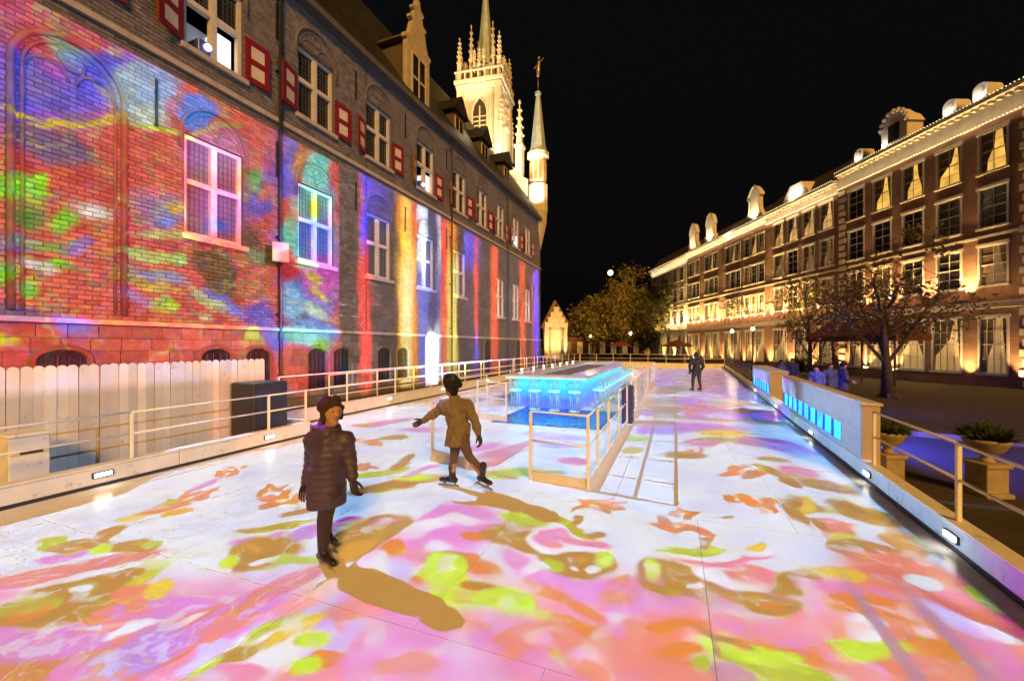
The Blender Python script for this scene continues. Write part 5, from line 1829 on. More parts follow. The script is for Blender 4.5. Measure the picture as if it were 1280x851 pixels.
class Slide:
    def __init__(s, name, loc, axis, strength, warp=(.6, .13), fine=(2.4, .10), radius=.004):
        """axis 2: the slide falls on the ice (z = 0); axis 0: on the wall x = -HX"""
        l = bpy.data.lights.new(name, 'POINT')
        l.energy = strength
        l.shadow_soft_size = radius
        l.use_nodes = True
        s.nt = nt = l.node_tree
        s.ob = bpy.data.objects.new(name, l)
        COL.objects.link(s.ob)
        s.ob.location = loc
        nt.nodes.clear()
        geo = nd(nt, 'ShaderNodeNewGeometry')
        sp = nd(nt, 'ShaderNodeSeparateXYZ', {0: geo.outputs['Incoming']})
        dx, dy, dz = sp.outputs
        if axis == 2:
            h, den, a, b, oa, ob = loc[2], dz, dx, dy, loc[0], loc[1]
        else:
            h, den, a, b, oa, ob = loc[0] + HX, dx, dy, dz, loc[1], loc[2]
        raw = den
        den = mth(nt, 'MINIMUM', den, -.02)
        k = mth(nt, 'DIVIDE', -h, den)
        s.a0 = mth(nt, 'MULTIPLY_ADD', a, k, oa)
        s.b0 = mth(nt, 'MULTIPLY_ADD', b, k, ob)
        inv = mth(nt, 'DIVIDE', -1.0, den)
        ahead = mth(nt, 'LESS_THAN', raw, -.04)
        s.comp = mth(nt, 'MULTIPLY', mth(nt, 'MULTIPLY', mth(nt, 'MULTIPLY', mth(nt, 'MULTIPLY', inv, inv), inv), h * h), ahead)
        vec = nd(nt, 'ShaderNodeCombineXYZ', {0: s.a0, 1: s.b0, 2: 0.0})
        s.raw = vec.outputs[0]
        cur = s.raw
        for sc, amp in (warp, fine, (7.0, .032) if axis == 2 else (4.5, .045)):
            n = nd(nt, 'ShaderNodeTexNoise', {'Vector': s.raw, 'Scale': sc, 'Detail': 1.5 if axis == 2 else 3.0}, noise_dimensions='2D')
            d = nd(nt, 'ShaderNodeVectorMath', {0: n.outputs['Color'], 1: (.5, .5, 0)}, operation='SUBTRACT')
            d2 = nd(nt, 'ShaderNodeVectorMath', {0: d.outputs[0], 1: (2 * amp, 2 * amp, 0)}, operation='MULTIPLY')
            cur = nd(nt, 'ShaderNodeVectorMath', {0: cur, 1: d2.outputs[0]}, operation='ADD').outputs[0]
        s.vec = cur
        sp2 = nd(nt, 'ShaderNodeSeparateXYZ', {0: cur})
        s.a, s.b = sp2.outputs[0], sp2.outputs[1]

    def step(s, x, e0, e1):
        n = nd(s.nt, 'ShaderNodeMapRange', {0: x, 1: e0, 2: e1}, interpolation_type='SMOOTHSTEP')
        return n.outputs[0]

    def mul(s, *xs):
        r = xs[0]
        for x in xs[1:]:
            r = mth(s.nt, 'MULTIPLY', r, x)
        return r

    def mix(s, f, c0, c1):
        return nd(s.nt, 'ShaderNodeMix', {0: f, 6: c0 if isinstance(c0, bpy.types.NodeSocket) else rgba(c0), 7: c1 if isinstance(c1, bpy.types.NodeSocket) else rgba(c1)}, data_type='RGBA').outputs[2]

    def noise(s, scale, detail=2.0, off=0.0, sx=1.0, sy=1.0):
        mp = nd(s.nt, 'ShaderNodeMapping', {'Vector': s.raw, 'Location': (off, off * .7, 0), 'Scale': (sx, sy, 1)})
        return nd(s.nt, 'ShaderNodeTexNoise', {'Vector': mp.outputs[0], 'Scale': scale, 'Detail': detail, 'Roughness': .55}, noise_dimensions='2D').outputs[0]

    def chain(s, base, items):
        """one small node group per region keeps the graph quick to build"""
        if not items:
            return base
        gt = bpy.data.node_groups.new('slide_shapes', 'ShaderNodeTree')
        gt.interface.new_socket('Vector', in_out='INPUT', socket_type='NodeSocketVector')
        gt.interface.new_socket('Base', in_out='INPUT', socket_type='NodeSocketColor')
        gt.interface.new_socket('Color', in_out='OUTPUT', socket_type='NodeSocketColor')
        gi, go = gt.nodes.new('NodeGroupInput'), gt.nodes.new('NodeGroupOutput')
        col = gi.outputs[1]
        for (c, sa, sb, th, colr, soft, op) in items:
            mp = nd(gt, 'ShaderNodeMapping', {'Vector': gi.outputs[0], 'Location': (c[0], c[1], 0), 'Rotation': (0, 0, th), 'Scale': (sa, sb, 1)}, vector_type='TEXTURE')
            ln = nd(gt, 'ShaderNodeVectorMath', {0: mp.outputs[0]}, operation='LENGTH')
            mr = nd(gt, 'ShaderNodeMapRange', {0: ln.outputs['Value'], 1: 1 - soft, 2: 1 + soft, 3: op, 4: 0.0}, interpolation_type='SMOOTHSTEP')
            col = nd(gt, 'ShaderNodeMix', {0: mr.outputs[0], 6: col, 7: rgba(colr)}, data_type='RGBA').outputs[2]
        gt.links.new(col, go.inputs[0])
        gn = s.nt.nodes.new('ShaderNodeGroup')
        gn.node_tree = gt
        s.nt.links.new(s.vec, gn.inputs[0])
        s.nt.links.new(base, gn.inputs[1])
        return gn.outputs[0]

    over = ()

    def post(s, col):
        for f, c_ in s.over:
            col = s.mix(f, col, c_)
        return col

    def band(s, n, v, w):
        return s.step(mth(s.nt, 'ABSOLUTE', mth(s.nt, 'SUBTRACT', n, v)), w, w * .35)

    def tree(s, base, items, mask, lo, hi, depth=0):
        """the picture is looked up region by region so that each point only weighs the shapes near it"""
        nt = s.nt
        if len(items) <= 10 or depth >= 5:
            col = s.post(s.chain(base, items))
            return nd(nt, 'ShaderNodeEmission', {'Color': col, 'Strength': s.mul(mask, s.comp)}).outputs[0]
        best = None
        for ax in (0, 1):
            cs = sorted(i[0][ax] for i in items)
            cut = cs[len(cs) // 2]
            L, R = [], []
            for i in items:
                c, sa, sb, th, _, soft, _o = i
                ext = (1 + soft) * (math.hypot(sa * math.cos(th), sb * math.sin(th)) if ax == 0 else math.hypot(sa * math.sin(th), sb * math.cos(th)))
                if c[ax] - ext < cut: L.append(i)
                if c[ax] + ext > cut: R.append(i)
            sc = max(len(L), len(R))
            if best is None or sc < best[0]:
                best = (sc, ax, cut, L, R)
        sc, ax, cut, L, R = best
        if sc >= len(items):
            col = s.post(s.chain(base, items))
            return nd(nt, 'ShaderNodeEmission', {'Color': col, 'Strength': s.mul(mask, s.comp)}).outputs[0]
        f = mth(nt, 'GREATER_THAN', s.a if ax == 0 else s.b, cut)
        e0 = s.tree(base, L, mask, lo, hi, depth + 1)
        e1 = s.tree(base, R, mask, lo, hi, depth + 1)
        return nd(nt, 'ShaderNodeMixShader', {0: f, 1: e0, 2: e1}).outputs[0]

    def out(s, sh):
        o = nd(s.nt, 'ShaderNodeOutputLight', {0: sh})


def shapes(rows, proj, amb, alb):
    res = []
    for r in rows:
        u, v, ru, rv, ang, col = r[:6]
        soft = r[6] if len(r) > 6 else .16
        op = r[7] if len(r) > 7 else 1.0
        c, sa, sb, th = ellipse(u, v, ru, rv, ang, proj)
        res.append((c, sa, sb, th, slide_col(col, amb, alb), soft * (.62 if alb[0] > .5 else 1.5), op))
    return res


PROJ1 = (-13.15, 8.15, 11.75)                      # in the first open upper window
PROJ0 = (-13.15, 5.25, 12.2)                      # in the window before it, out of the picture
PROJ2 = (-13.15, 20.55, 11.75)                     # in the fourth
KP = 4 * math.pi ** 2                              # brings slide values to reflected values

# ---- near ice
near_rows = [
    # far left stretch (the part of the picture beyond the seam at x = -2.9)
    (40, 815, 150, 60, -12, (196, 96, 96), .5), (130, 778, 150, 26, -12, MG, .35), (60, 800, 60, 18, -10, MG, .5), (200, 800, 130, 20, -24, (206, 100, 120), .4),
    (225, 812, 60, 11, -24, OR_, .4), (300, 765, 90, 16, -28, MG, .35), (180, 815, 55, 22, -30, PU, .6, .8), (118, 842, 44, 22, -30, LV, .6), (155, 789, 32, 5, -14, W_, .5),
    (95, 742, 98, 27, -15, OL, .14), (30, 756, 36, 10, -12, (176, 170, 44), .4), (175, 722, 20, 8, -25, (196, 200, 80), .5), (94, 738, 13, 4.5, -14, W_, .3),
    (165, 746, 22, 18, -20, (214, 108, 116), .35), (196, 737, 20, 9, -22, YE_, .35),
    (90, 711, 108, 13, -13, W_, .2), (60, 716, 82, 9.5, -14, (208, 88, 140), .25), (150, 697, 60, 6, -12, (206, 100, 130), .3), (85, 692, 34, 5, -12, MG, .4),
    (66, 677, 20, 8, -4, GR, .3), (100, 680, 42, 5, -8, OL, .25), (140, 666, 24, 5, -20, BR, .25), (165, 682, 40, 7, -3, OL, .25), (128, 684, 12, 7, -3, YG, .4), (192, 679, 14, 4, -8, GR, .4),
    (240, 622, 40, 5, -12, (222, 118, 96), .25), (200, 636, 46, 5, -14, (206, 90, 90), .25), (222, 640, 22, 4, -10, (226, 178, 96), .3), (165, 648, 22, 4, -6, YE_, .4), (212, 628, 18, 3, -10, GR, .4), (190, 645, 12, 2.4, -6, W_, .3),
    (285, 590, 18, 3.5, -8, (204, 82, 84), .3), (262, 604, 26, 2, -22, MG, .4), (300, 583, 12, 2, 0, RD, .3),
    (352, 626, 40, 8, -8, (204, 84, 108), .3), (340, 612, 22, 4, -10, OR_, .3), (360, 632, 14, 3, 0, W_, .3), (375, 640, 30, 3, -8, OD, .3),
    (350, 657, 60, 4, -8, (110, 150, 60), .3), (360, 667, 70, 5, -8, MG, .35), (395, 664, 40, 14, -14, W_, .25), (392, 664, 32, 10, -14, (186, 110, 214), .3), (430, 655, 26, 13, -20, W_, .2), (428, 656, 20, 9, -22, (208, 100, 180), .3),
    (330, 690, 50, 22, -10, OL, .25), (285, 700, 18, 8, -20, YG, .5), (335, 700, 16, 5, -12, W_, .3), (280, 713, 14, 4.5, -8, W_, .3), (370, 700, 30, 8, 0, (190, 200, 120), .5),
    (350, 735, 70, 10, -28, (210, 110, 160), .3), (465, 668, 55, 24, -18, OL, .18), (478, 651, 9, 4, -5, W_, .3), (440, 690, 30, 9, -30, (206, 160, 70), .4),
    (500, 605, 60, 6, -10, OL, .3), (480, 590, 34, 4, -10, GR, .35), (520, 597, 24, 4, 0, YG, .4), (455, 583, 20, 4, -6, (204, 86, 100), .3), (420, 577, 30, 3.5, -8, (206, 84, 84), .3), (500, 580, 12, 5, -30, OD, .3), (510, 573, 8, 6, -50, OD, .3), (530, 588, 26, 3, -20, MG, .35),
    (455, 553, 24, 3.5, -3, (206, 86, 110), .3), (490, 547, 20, 3, -4, (90, 110, 60), .3), (520, 538, 34, 3.5, -3, MG, .4), (470, 530, 50, 3.5, -8, (200, 90, 180), .4), (450, 532, 20, 2.6, -6, OL, .3),
    # near right stretch
    (545, 660, 90, 30, -10, (226, 150, 214), .45), (600, 650, 90, 14, 14, (214, 130, 214), .4), (527, 655, 34, 7, -10, W_, .35), (573, 648, 20, 5, 10, W_, .4), (425, 740, 40, 26, -25, (240, 176, 150), .5),
    (490, 682, 18, 11, -20, OR_, .35), (503, 688, 8, 5, 0, YE_, .4), (525, 693, 26, 12, -5, PK, .35), (590, 668, 20, 5, 12, OR_, .4), (590, 700, 30, 10, 20, (206, 100, 90), .4),
    (560, 712, 32, 26, 40, YG, .10), (588, 742, 40, 28, 15, YG, .10), (632, 752, 48, 20, 18, YG, .10), (676, 772, 22, 9, 26, YG, .12), (528, 723, 13, 8, 10, OR_, .3), (598, 727, 14, 7, 4, BR, .3), (566, 711, 10, 6, 0, (226, 240, 120), .4),
    (593, 777, 24, 15, -25, W_, .22), (480, 803, 30, 11, -14, W_, .25), (553, 680, 18, 5, 2, W_, .3), (505, 712, 18, 14, 40, LV, .4), (478, 700, 10, 14, 0, W_, .4), (420, 752, 46, 12, -30, LV, .35), (418, 768, 26, 16, -30, PU, .6, .7),
    (330, 812, 56, 34, -14, W_, .3), (372, 790, 50, 9, -30, YE_, .4), (345, 785, 40, 7, -24, GR, .4), (398, 806, 22, 14, -10, YG, .35), (408, 832, 20, 11, 4, OR_, .3), (380, 838, 26, 10, -10, YG, .4),
    (290, 826, 38, 9, -24, (166, 150, 36), .25), (250, 844, 28, 9, -24, YG, .3), (300, 845, 34, 10, -8, PK, .4), (455, 838, 38, 26, -10, (228, 150, 214), .45), (530, 838, 52, 22, 0, (214, 148, 76), .4), (545, 815, 34, 9, 14, LV, .4), (586, 826, 26, 22, -30, (218, 200, 244), .4), (560, 848, 30, 8, 0, YE_, .5),
    (600, 815, 150, 60, 4, (226, 168, 214), .45), (700, 815, 80, 45, 8, SA, .3), (690, 822, 16, 9, 0, (214, 184, 80), .4), (760, 768, 60, 14, 6, (224, 140, 200), .5), (720, 727, 90, 17, 14, (218, 140, 216), .4), (640, 700, 20, 9, 16, (220, 140, 200), .4), (700, 745, 60, 9, 26, (224, 128, 110), .4), (735, 784, 46, 8, 18, OR_, .4), (700, 845, 40, 8, 0, OR_, .4),
    (655, 672, 60, 18, 8, BR, .2), (722, 702, 56, 17, 2, OL, .16), (688, 706, 14, 8, 0, GR, .5), (760, 695, 14, 10, 0, YG, .5), (662, 708, 16, 6, -8, W_, .25), (719, 705, 7, 4, 0, W_, .3), (745, 708, 9, 5, 0, W_, .3),
    (690, 674, 37, 17, 2, W_, .16), (690, 673, 29, 12, 2, (224, 120, 186), .16), (738, 679, 38, 6, 4, W_, .2), (735, 678, 34, 3.6, 6, PK, .25), (668, 652, 24, 7, 12, W_, .3), (650, 650, 30, 8, 10, GR, .3), (715, 660, 34, 4.5, 24, (130, 170, 50), .3), (722, 652, 9, 6, -20, BR, .25), (752, 671, 12, 3.4, -6, OL, .3),
    (750, 634, 32, 7, 3, (216, 120, 110), .3), (762, 629, 18, 3.5, 0, OR_, .3), (736, 640, 12, 3, 0, W_, .3),
    (785, 733, 32, 17, 0, (214, 110, 116), .4), (784, 730, 11, 9, 90, YE_, .4), (775, 767, 24, 3.4, 8, W_, .4), (766, 806, 30, 24, -10, W_, .45), (770, 782, 10, 16, 0, (240, 226, 246), .5),
    (852, 740, 90, 12, 8, (220, 146, 212), .4), (890, 812, 150, 50, 4, SA, .35), (845, 783, 40, 7, 2, OR_, .4), (845, 809, 34, 7, 4, OR_, .35),
    (850, 720, 48, 24, 12, OL, .16), (826, 712, 10, 13, 0, YG, .5), (868, 732, 8, 4.5, 8, W_, .25), (935, 752, 64, 15, 4, (176, 124, 50), .25), (985, 726, 40, 16, -6, OL, .2), (1003, 726, 10, 4.5, 14, W_, .25),
    (915, 714, 48, 22, 10, W_, .14), (932, 716, 31, 15, 10, (226, 128, 150), .14), (880, 702, 50, 6, 6, W_, .2), (880, 702, 42, 3.4, 6, (222, 120, 130), .25), (918, 699, 50, 3.4, -8, PK, .3), (910, 692, 56, 3, -4, W_, .3),
    (870, 686, 46, 4.6, 2, GR, .3), (885, 678, 9, 7, 30, BR, .25), (940, 680, 16, 3.8, 0, YE_, .3), (852, 657, 40, 7, 6, (220, 120, 110), .25), (848, 640, 18, 5, 0, OR_, .3), (866, 650, 12, 3, 0, W_, .3), (905, 645, 10, 1.5, -6, BR, .3),
    (920, 622, 16, 5.5, 3, OR_, .3), (950, 628, 24, 7, 8, (218, 116, 110), .3), (957, 637, 14, 4, 0, (222, 140, 100), .3), (945, 622, 8, 2.4, 0, W_, .3), (893, 615, 11, 3, 0, LV, .4),
    (925, 590, 26, 7, 4, (208, 96, 96), .3), (912, 587, 12, 4, 0, OR_, .3), (935, 586, 10, 2, 0, W_, .3), (856, 568, 24, 5, 2, OL, .3), (868, 563, 14, 3, 0, (206, 90, 130), .35), (795, 563, 16, 4, 0, (200, 180, 90), .4), (790, 548, 24, 4, 0, (180, 210, 120), .5),
    (1000, 590, 34, 10, 6, W_, .2), (999, 590, 27, 7, 6, (208, 92, 170), .2), (965, 590, 30, 4, 24, (110, 130, 60), .3), (985, 602, 16, 4, 20, OL, .3), (970, 574, 22, 3.4, 6, (90, 110, 60), .35), (1030, 606, 40, 6, 10, OL, .4),
    (1010, 640, 40, 16, 30, OL, .3), (1012, 632, 14, 9, 60, YE_, .4), (1042, 660, 36, 20, 14, W_, .18), (1042, 662, 28, 14, 14, (228, 132, 140), .2), (1020, 655, 12, 4, 30, OL, .3), (1075, 640, 50, 10, 18, (190, 150, 60), .3), (1080, 688, 62, 13, 14, OL, .2), (1100, 665, 18, 5, 16, W_, .25), (1079, 687, 8, 3, 14, W_, .3), (1130, 680, 36, 14, 30, (196, 150, 60), .35),
    (1160, 755, 160, 60, 24, (224, 140, 130), .35), (1060, 740, 70, 14, 12, (222, 146, 190), .4), (1085, 758, 80, 16, 10, (218, 126, 80), .4), (1040, 712, 30, 7, 12, (224, 196, 90), .4),
    (1153, 728, 24, 9, 14, W_, .2), (1069, 779, 28, 12, 16, W_, .22), (1224, 789, 44, 10, 20, W_, .25), (1180, 770, 50, 9, 30, LV, .4), (1090, 808, 70, 15, 8, YG, .2), (1175, 812, 60, 14, 20, OR_, .45), (1230, 745, 30, 8, 38, (196, 190, 60), .4), (1150, 835, 60, 20, 10, (224, 132, 120), .4),
    (950, 790, 60, 9, 8, (224, 150, 200), .4), (975, 815, 46, 10, 8, OR_, .35), (930, 812, 62, 9, 8, YG, .2), (965, 832, 90, 12, 12, YG, .2), (915, 832, 60, 13, 10, (96, 180, 50), .25), (910, 843, 26, 20, 20, DM, .14), (1020, 845, 60, 12, 10, (110, 184, 40), .3),
    (897, 799, 36, 3.4, 17, (120, 40, 90), .3), (893, 808, 4.5, 16, -6, (130, 50, 110), .3),
]
fine_far = [
    (870, 533, 60, 5, 2, (200, 90, 200), .4), (830, 537, 40, 6, 0, PU, .5), (905, 541, 30, 4, 0, YE_, .4), (880, 553, 26, 5, 2, (200, 86, 176), .35), (950, 552, 46, 6, 6, (200, 96, 170), .45), (900, 549, 30, 3, 2, (110, 150, 60), .35), (810, 533, 16, 3, 0, MG, .4), (985, 560, 40, 5, 8, (216, 176, 226), .5),
    (690, 545, 40, 4, 4, MG, .45), (700, 556, 26, 4, 0, (120, 130, 226), .4), (715, 575, 22, 4, 5, PK, .4), (650, 560, 50, 6, -12, (204, 96, 160), .4), (640, 590, 40, 6, -6, GR, .4), (625, 575, 40, 5, -14, (206, 96, 150), .4), (690, 590, 16, 4, 0, (140, 160, 70), .4), (600, 560, 30, 4, -8, (214, 120, 200), .4),
]
ROWS_N = near_rows + fine_far


def augment(rows, seed):
    """leaves get pale rims and flecks, blossoms fall apart into petals, broad washes get veins"""
    rn = random.Random(seed)
    out = []
    for r in rows:
        u, v, ru, rv, ang, col = r[:6]
        soft = r[6] if len(r) > 6 else .16
        op = r[7] if len(r) > 7 else 1.0
        R, G, B = col
        ca, sa = math.cos(rad(ang)), math.sin(rad(ang))
        def at_(p, q):
            return u + ca * ru * p - sa * rv * q, v + sa * ru * p + ca * rv * q
        olive = R > G > B and B < 70 and R < 200 and G > 90
        green = G >= R and B < 90
        flower = R > 200 and G < 150 and B < 140 and ru <= 42 and v < 665 and R - G > 55
        if flower:
            n = 5 if ru > 14 else 3
            for k in range(n):
                t = 2 * math.pi * k / n + rn.uniform(-.4, .4)
                pu, pv = at_(.58 * math.cos(t), .6 * math.sin(t))
                cc = (min(255, R + rn.randint(-22, 14)), max(40, G + rn.randint(-26, 40)), max(40, B + rn.randint(-30, 30)))
                out.append((pu, pv, ru * rn.uniform(.34, .55), rv * rn.uniform(.42, .66), ang + rn.uniform(-35, 35), cc, .22))
            out.append((u, v, ru * .2, rv * .24, ang, (240, 226, 190), .3))
            continue
        if (olive or green) and ru > 15:
            for k in range(2):
                pu, pv = at_(rn.uniform(-.8, .8), rn.choice((-.75, .75)))
                out.append((pu, pv, ru * rn.uniform(.3, .5), rv * rn.uniform(.3, .5), ang + rn.uniform(-20, 20), (206, 214, 96) if olive else (228, 234, 150), .4, .6))
        out.append((u, v, ru, rv, ang, col, soft, op))
        if (olive or green) and ru > 18:
            for k in range(3):
                pu, pv = at_(rn.uniform(-.7, .7), rn.uniform(-.6, .6))
                c2 = rn.choice(((140, 96, 46), (188, 150, 52), (160, 170, 50), (206, 160, 70)))
                if green: c2 = rn.choice(((190, 214, 60), (224, 236, 96), (170, 190, 50)))
                out.append((pu, pv, ru * rn.uniform(.12, .3), rv * rn.uniform(.12, .3), ang + rn.uniform(-30, 30), c2, .4, .8))
        elif R > 190 and B > 110 and G < 190 and ru > 24:
            for k in range(3):
                pu, pv = at_(rn.uniform(-.8, .8), rn.uniform(-.7, .7))
                c2 = rn.choice(((232, 160, 190), (196, 84, 150), (214, 170, 236), (236, 190, 200), (222, 120, 100), (244, 236, 246)))
                out.append((pu, pv, ru * rn.uniform(.15, .4), rv * rn.uniform(.08, .22), ang + rn.uniform(-16, 16), c2, .5, .7))
    return out


ROWS_N = augment(ROWS_N, 5)
items = shapes(ROWS_N, flo, FLOOR_AMB, FLOOR_ALB)
Wc, Lc = slide_col((238, 241, 250), FLOOR_AMB, FLOOR_ALB), slide_col((224, 226, 248), FLOOR_AMB, FLOOR_ALB)
SEAM, YB = -2.9, 4.55                              # two pictures meet along x = SEAM; the near right one is thrown from the next window
p0, p1 = flo(0, 699), flo(185, 599)
sl_l = (p1[1] - p0[1]) / (p1[0] - p0[0])
k0 = p0[1] - sl_l * p0[0]


def ice_slide(loc, near):
    sl = Slide('floor_projector', loc, 2, KP)
    nt = sl.nt
    wr = mth(nt, 'MULTIPLY_ADD', sl.b0, -.0406, sl.a0)
    rcut = mth(nt, 'MAXIMUM', sl.step(wr, 2.24, 2.18), sl.mul(sl.step(wr, 2.42, 2.46), mth(nt, 'LESS_THAN', wr, mth(nt, 'MULTIPLY_ADD', mth(nt, 'GREATER_THAN', sl.b0, 8.1), 1.5, 2.8)), .55))
    base = sl.mix(sl.step(sl.noise(.9, 3.0, 3.1), .4, .62), Wc, Lc)
    grain = mth(nt, 'MULTIPLY_ADD', sl.noise(5.0, 5.0, 11.0), .5, .75)
    FC = lambda c_: slide_col(c_, FLOOR_AMB, FLOOR_ALB)
    dep = mth(nt, 'ADD', mth(nt, 'MULTIPLY', sl.a0, -ST), mth(nt, 'MULTIPLY', sl.b0, CT))
    fore = sl.step(dep, 4.1, 3.2)
    n_a, n_b = sl.noise(.9, 3.0, 23.0), sl.noise(1.3, 3.0, 37.0)
    wash = sl.mix(sl.step(n_a, .42, .58), FC((216, 108, 206)), FC((230, 134, 158)))
    wash = sl.mix(sl.step(n_b, .55, .62), wash, FC((214, 190, 240)))
    base = sl.mix(sl.mul(fore, .92), base, wash)
    n_c, n_d = sl.noise(1.5, 3.0, 51.0), sl.noise(2.6, 3.0, 63.0)
    near_f = sl.step(dep, 9.0, 4.0)
    sl.over = [(sl.mul(sl.step(n_d, .61, .66), .40, near_f), FC((236, 236, 250))), (sl.mul(sl.step(n_c, .58, .64), .75, fore), FC((214, 104, 196))),
               (sl.mul(sl.step(n_d, .40, .36), .6, fore), FC((222, 140, 84))), (sl.mul(sl.band(n_c, .50, .016), .28), FC((240, 240, 236))), (sl.mul(sl.band(n_c, .545, .012), .4, near_f), FC((206, 204, 90)))]
    if near:
        bars = None  # dark stripes: cast shadow lines put into the slide colour
        for xa in (1.42, 1.84):
            d = mth(nt, 'ABSOLUTE', mth(nt, 'SUBTRACT', sl.a0, xa))
            bmk = sl.step(d, .055, .04)
            bars = bmk if bars is None else mth(nt, 'MAXIMUM', bars, bmk)
        m = sl.mul(rcut, grain, mth(nt, 'GREATER_THAN', sl.a0, SEAM), sl.step(sl.b0, YB + .3, YB - .3), 1.03)
        sl.over = sl.over + [(sl.mul(bars, .92), FC((160, 62, 150)))]
        sl.out(sl.tree(base, [i for i in items if i[0][1] < YB + 1.4 and i[0][0] > SEAM], m, None, None))
        return
    edge = sl.step(mth(nt, 'ADD', mth(nt, 'MULTIPLY_ADD', sl.a0, -sl_l, sl.b0), -k0), .0, .12) if sl_l < 0 else sl.step(mth(nt, 'SUBTRACT', mth(nt, 'MULTIPLY_ADD', sl.a0, sl_l, k0), sl.b0), .0, .12)
    edge = mth(nt, 'MAXIMUM', edge, mth(nt, 'GREATER_THAN', sl.a0, -7.3))
    farcut = sl.step(sl.b0, 13.4, 12.2)
    m_l = sl.mul(edge, farcut, grain, mth(nt, 'GREATER_THAN', sl.a0, -9.2))
    sh_l = sl.tree(base, [i for i in items if i[0][0] < SEAM and i[0][1] < 8.5], m_l, None, None)
    m_r = sl.mul(farcut, rcut, grain, mth(nt, 'GREATER_THAN', sl.a0, -9.2), mth(nt, 'MAXIMUM', sl.step(sl.b0, YB - .3, YB + .3), mth(nt, 'GREATER_THAN', sl.b0, 8.5)))
    sh_r = sl.tree(base, [i for i in items if not (i[0][0] < SEAM and i[0][1] < 8.5) and i[0][1] > YB - 1.4], m_r, None, None)
    isr = mth(nt, 'MAXIMUM', mth(nt, 'GREATER_THAN', sl.a0, SEAM), mth(nt, 'GREATER_THAN', sl.b0, 8.6))
    sl.out(nd(nt, 'ShaderNodeMixShader', {0: isr, 1: sh_l, 2: sh_r}).outputs[0])


ice_slide(PROJ1, False)
ice_slide(PROJ0, True)

# ---- far ice: the same print repeated small, drawn from noise
s2 = Slide('floor_projector', PROJ2, 2, KP)
fc = lambda c: slide_col(c, FLOOR_AMB, FLOOR_ALB)
c = s2.mix(s2.step(s2.noise(.5, 2.0, 1.0), .45, .6), fc((236, 238, 250)), fc((206, 196, 244)))
c = s2.mix(s2.step(s2.noise(.75, 2.5, 5.0, 1.0, .8), .545, .575), c, fc((186, 110, 220)))
c = s2.mix(s2.step(s2.noise(.75, 2.5, 5.0, 1.0, .8), .60, .63), c, fc((210, 56, 170)))
c = s2.mix(s2.step(s2.noise(.95, 2.5, 9.0), .57, .60), c, fc((136, 130, 44)))
c = s2.mix(s2.step(s2.noise(1.3, 2.0, 14.0), .60, .63), c, fc((214, 90, 84)))
c = s2.mix(s2.step(s2.noise(.8, 2.0, 21.0), .61, .65), c, fc((104, 176, 84)))
m2 = s2.mul(s2.step(s2.b0, 12.2, 13.4), s2.step(s2.b0, 42.8, 42.2), s2.step(s2.a0, -9.1, -9.0), mth(s2.nt, 'LESS_THAN', mth(s2.nt, 'MULTIPLY_ADD', s2.b0, -.0406, s2.a0), mth(s2.nt, 'MULTIPLY_ADD', mth(s2.nt, 'LESS_THAN', s2.b0, 23.5), 1.9, 2.3)))
# the bar deck stays unlit but for the blue apron before the counter
inb = s2.mul(mth(s2.nt, 'GREATER_THAN', s2.a0, -5.0), mth(s2.nt, 'LESS_THAN', s2.a0, -2.2))
far_rows = [(825, 477, 18, 3, 0, PU, .4), (881, 511, 24, 4, 1, (206, 56, 160), .4), (850, 501, 30, 3, 0, (176, 120, 226), .4), (905, 491, 30, 2.6, 0, (196, 110, 220), .4), (850, 466, 24, 1.8, 0, PU, .4), (930, 519, 22, 3, 2, (186, 130, 226), .4),
            (905, 472, 26, 2, 0, (214, 130, 160), .4), (812, 514, 16, 3, 0, (110, 120, 230), .4), (880, 483, 16, 1.8, 0, (206, 70, 170), .4), (840, 488, 18, 2.2, 0, (150, 190, 120), .4), (915, 504, 18, 2.2, 0, (150, 160, 90), .4), (868, 496, 14, 1.6, 0, (214, 110, 110), .4)]
s2.out(s2.tree(c, shapes(far_rows, flo, FLOOR_AMB, FLOOR_ALB), s2.mul(m2, 1.1), None, None))

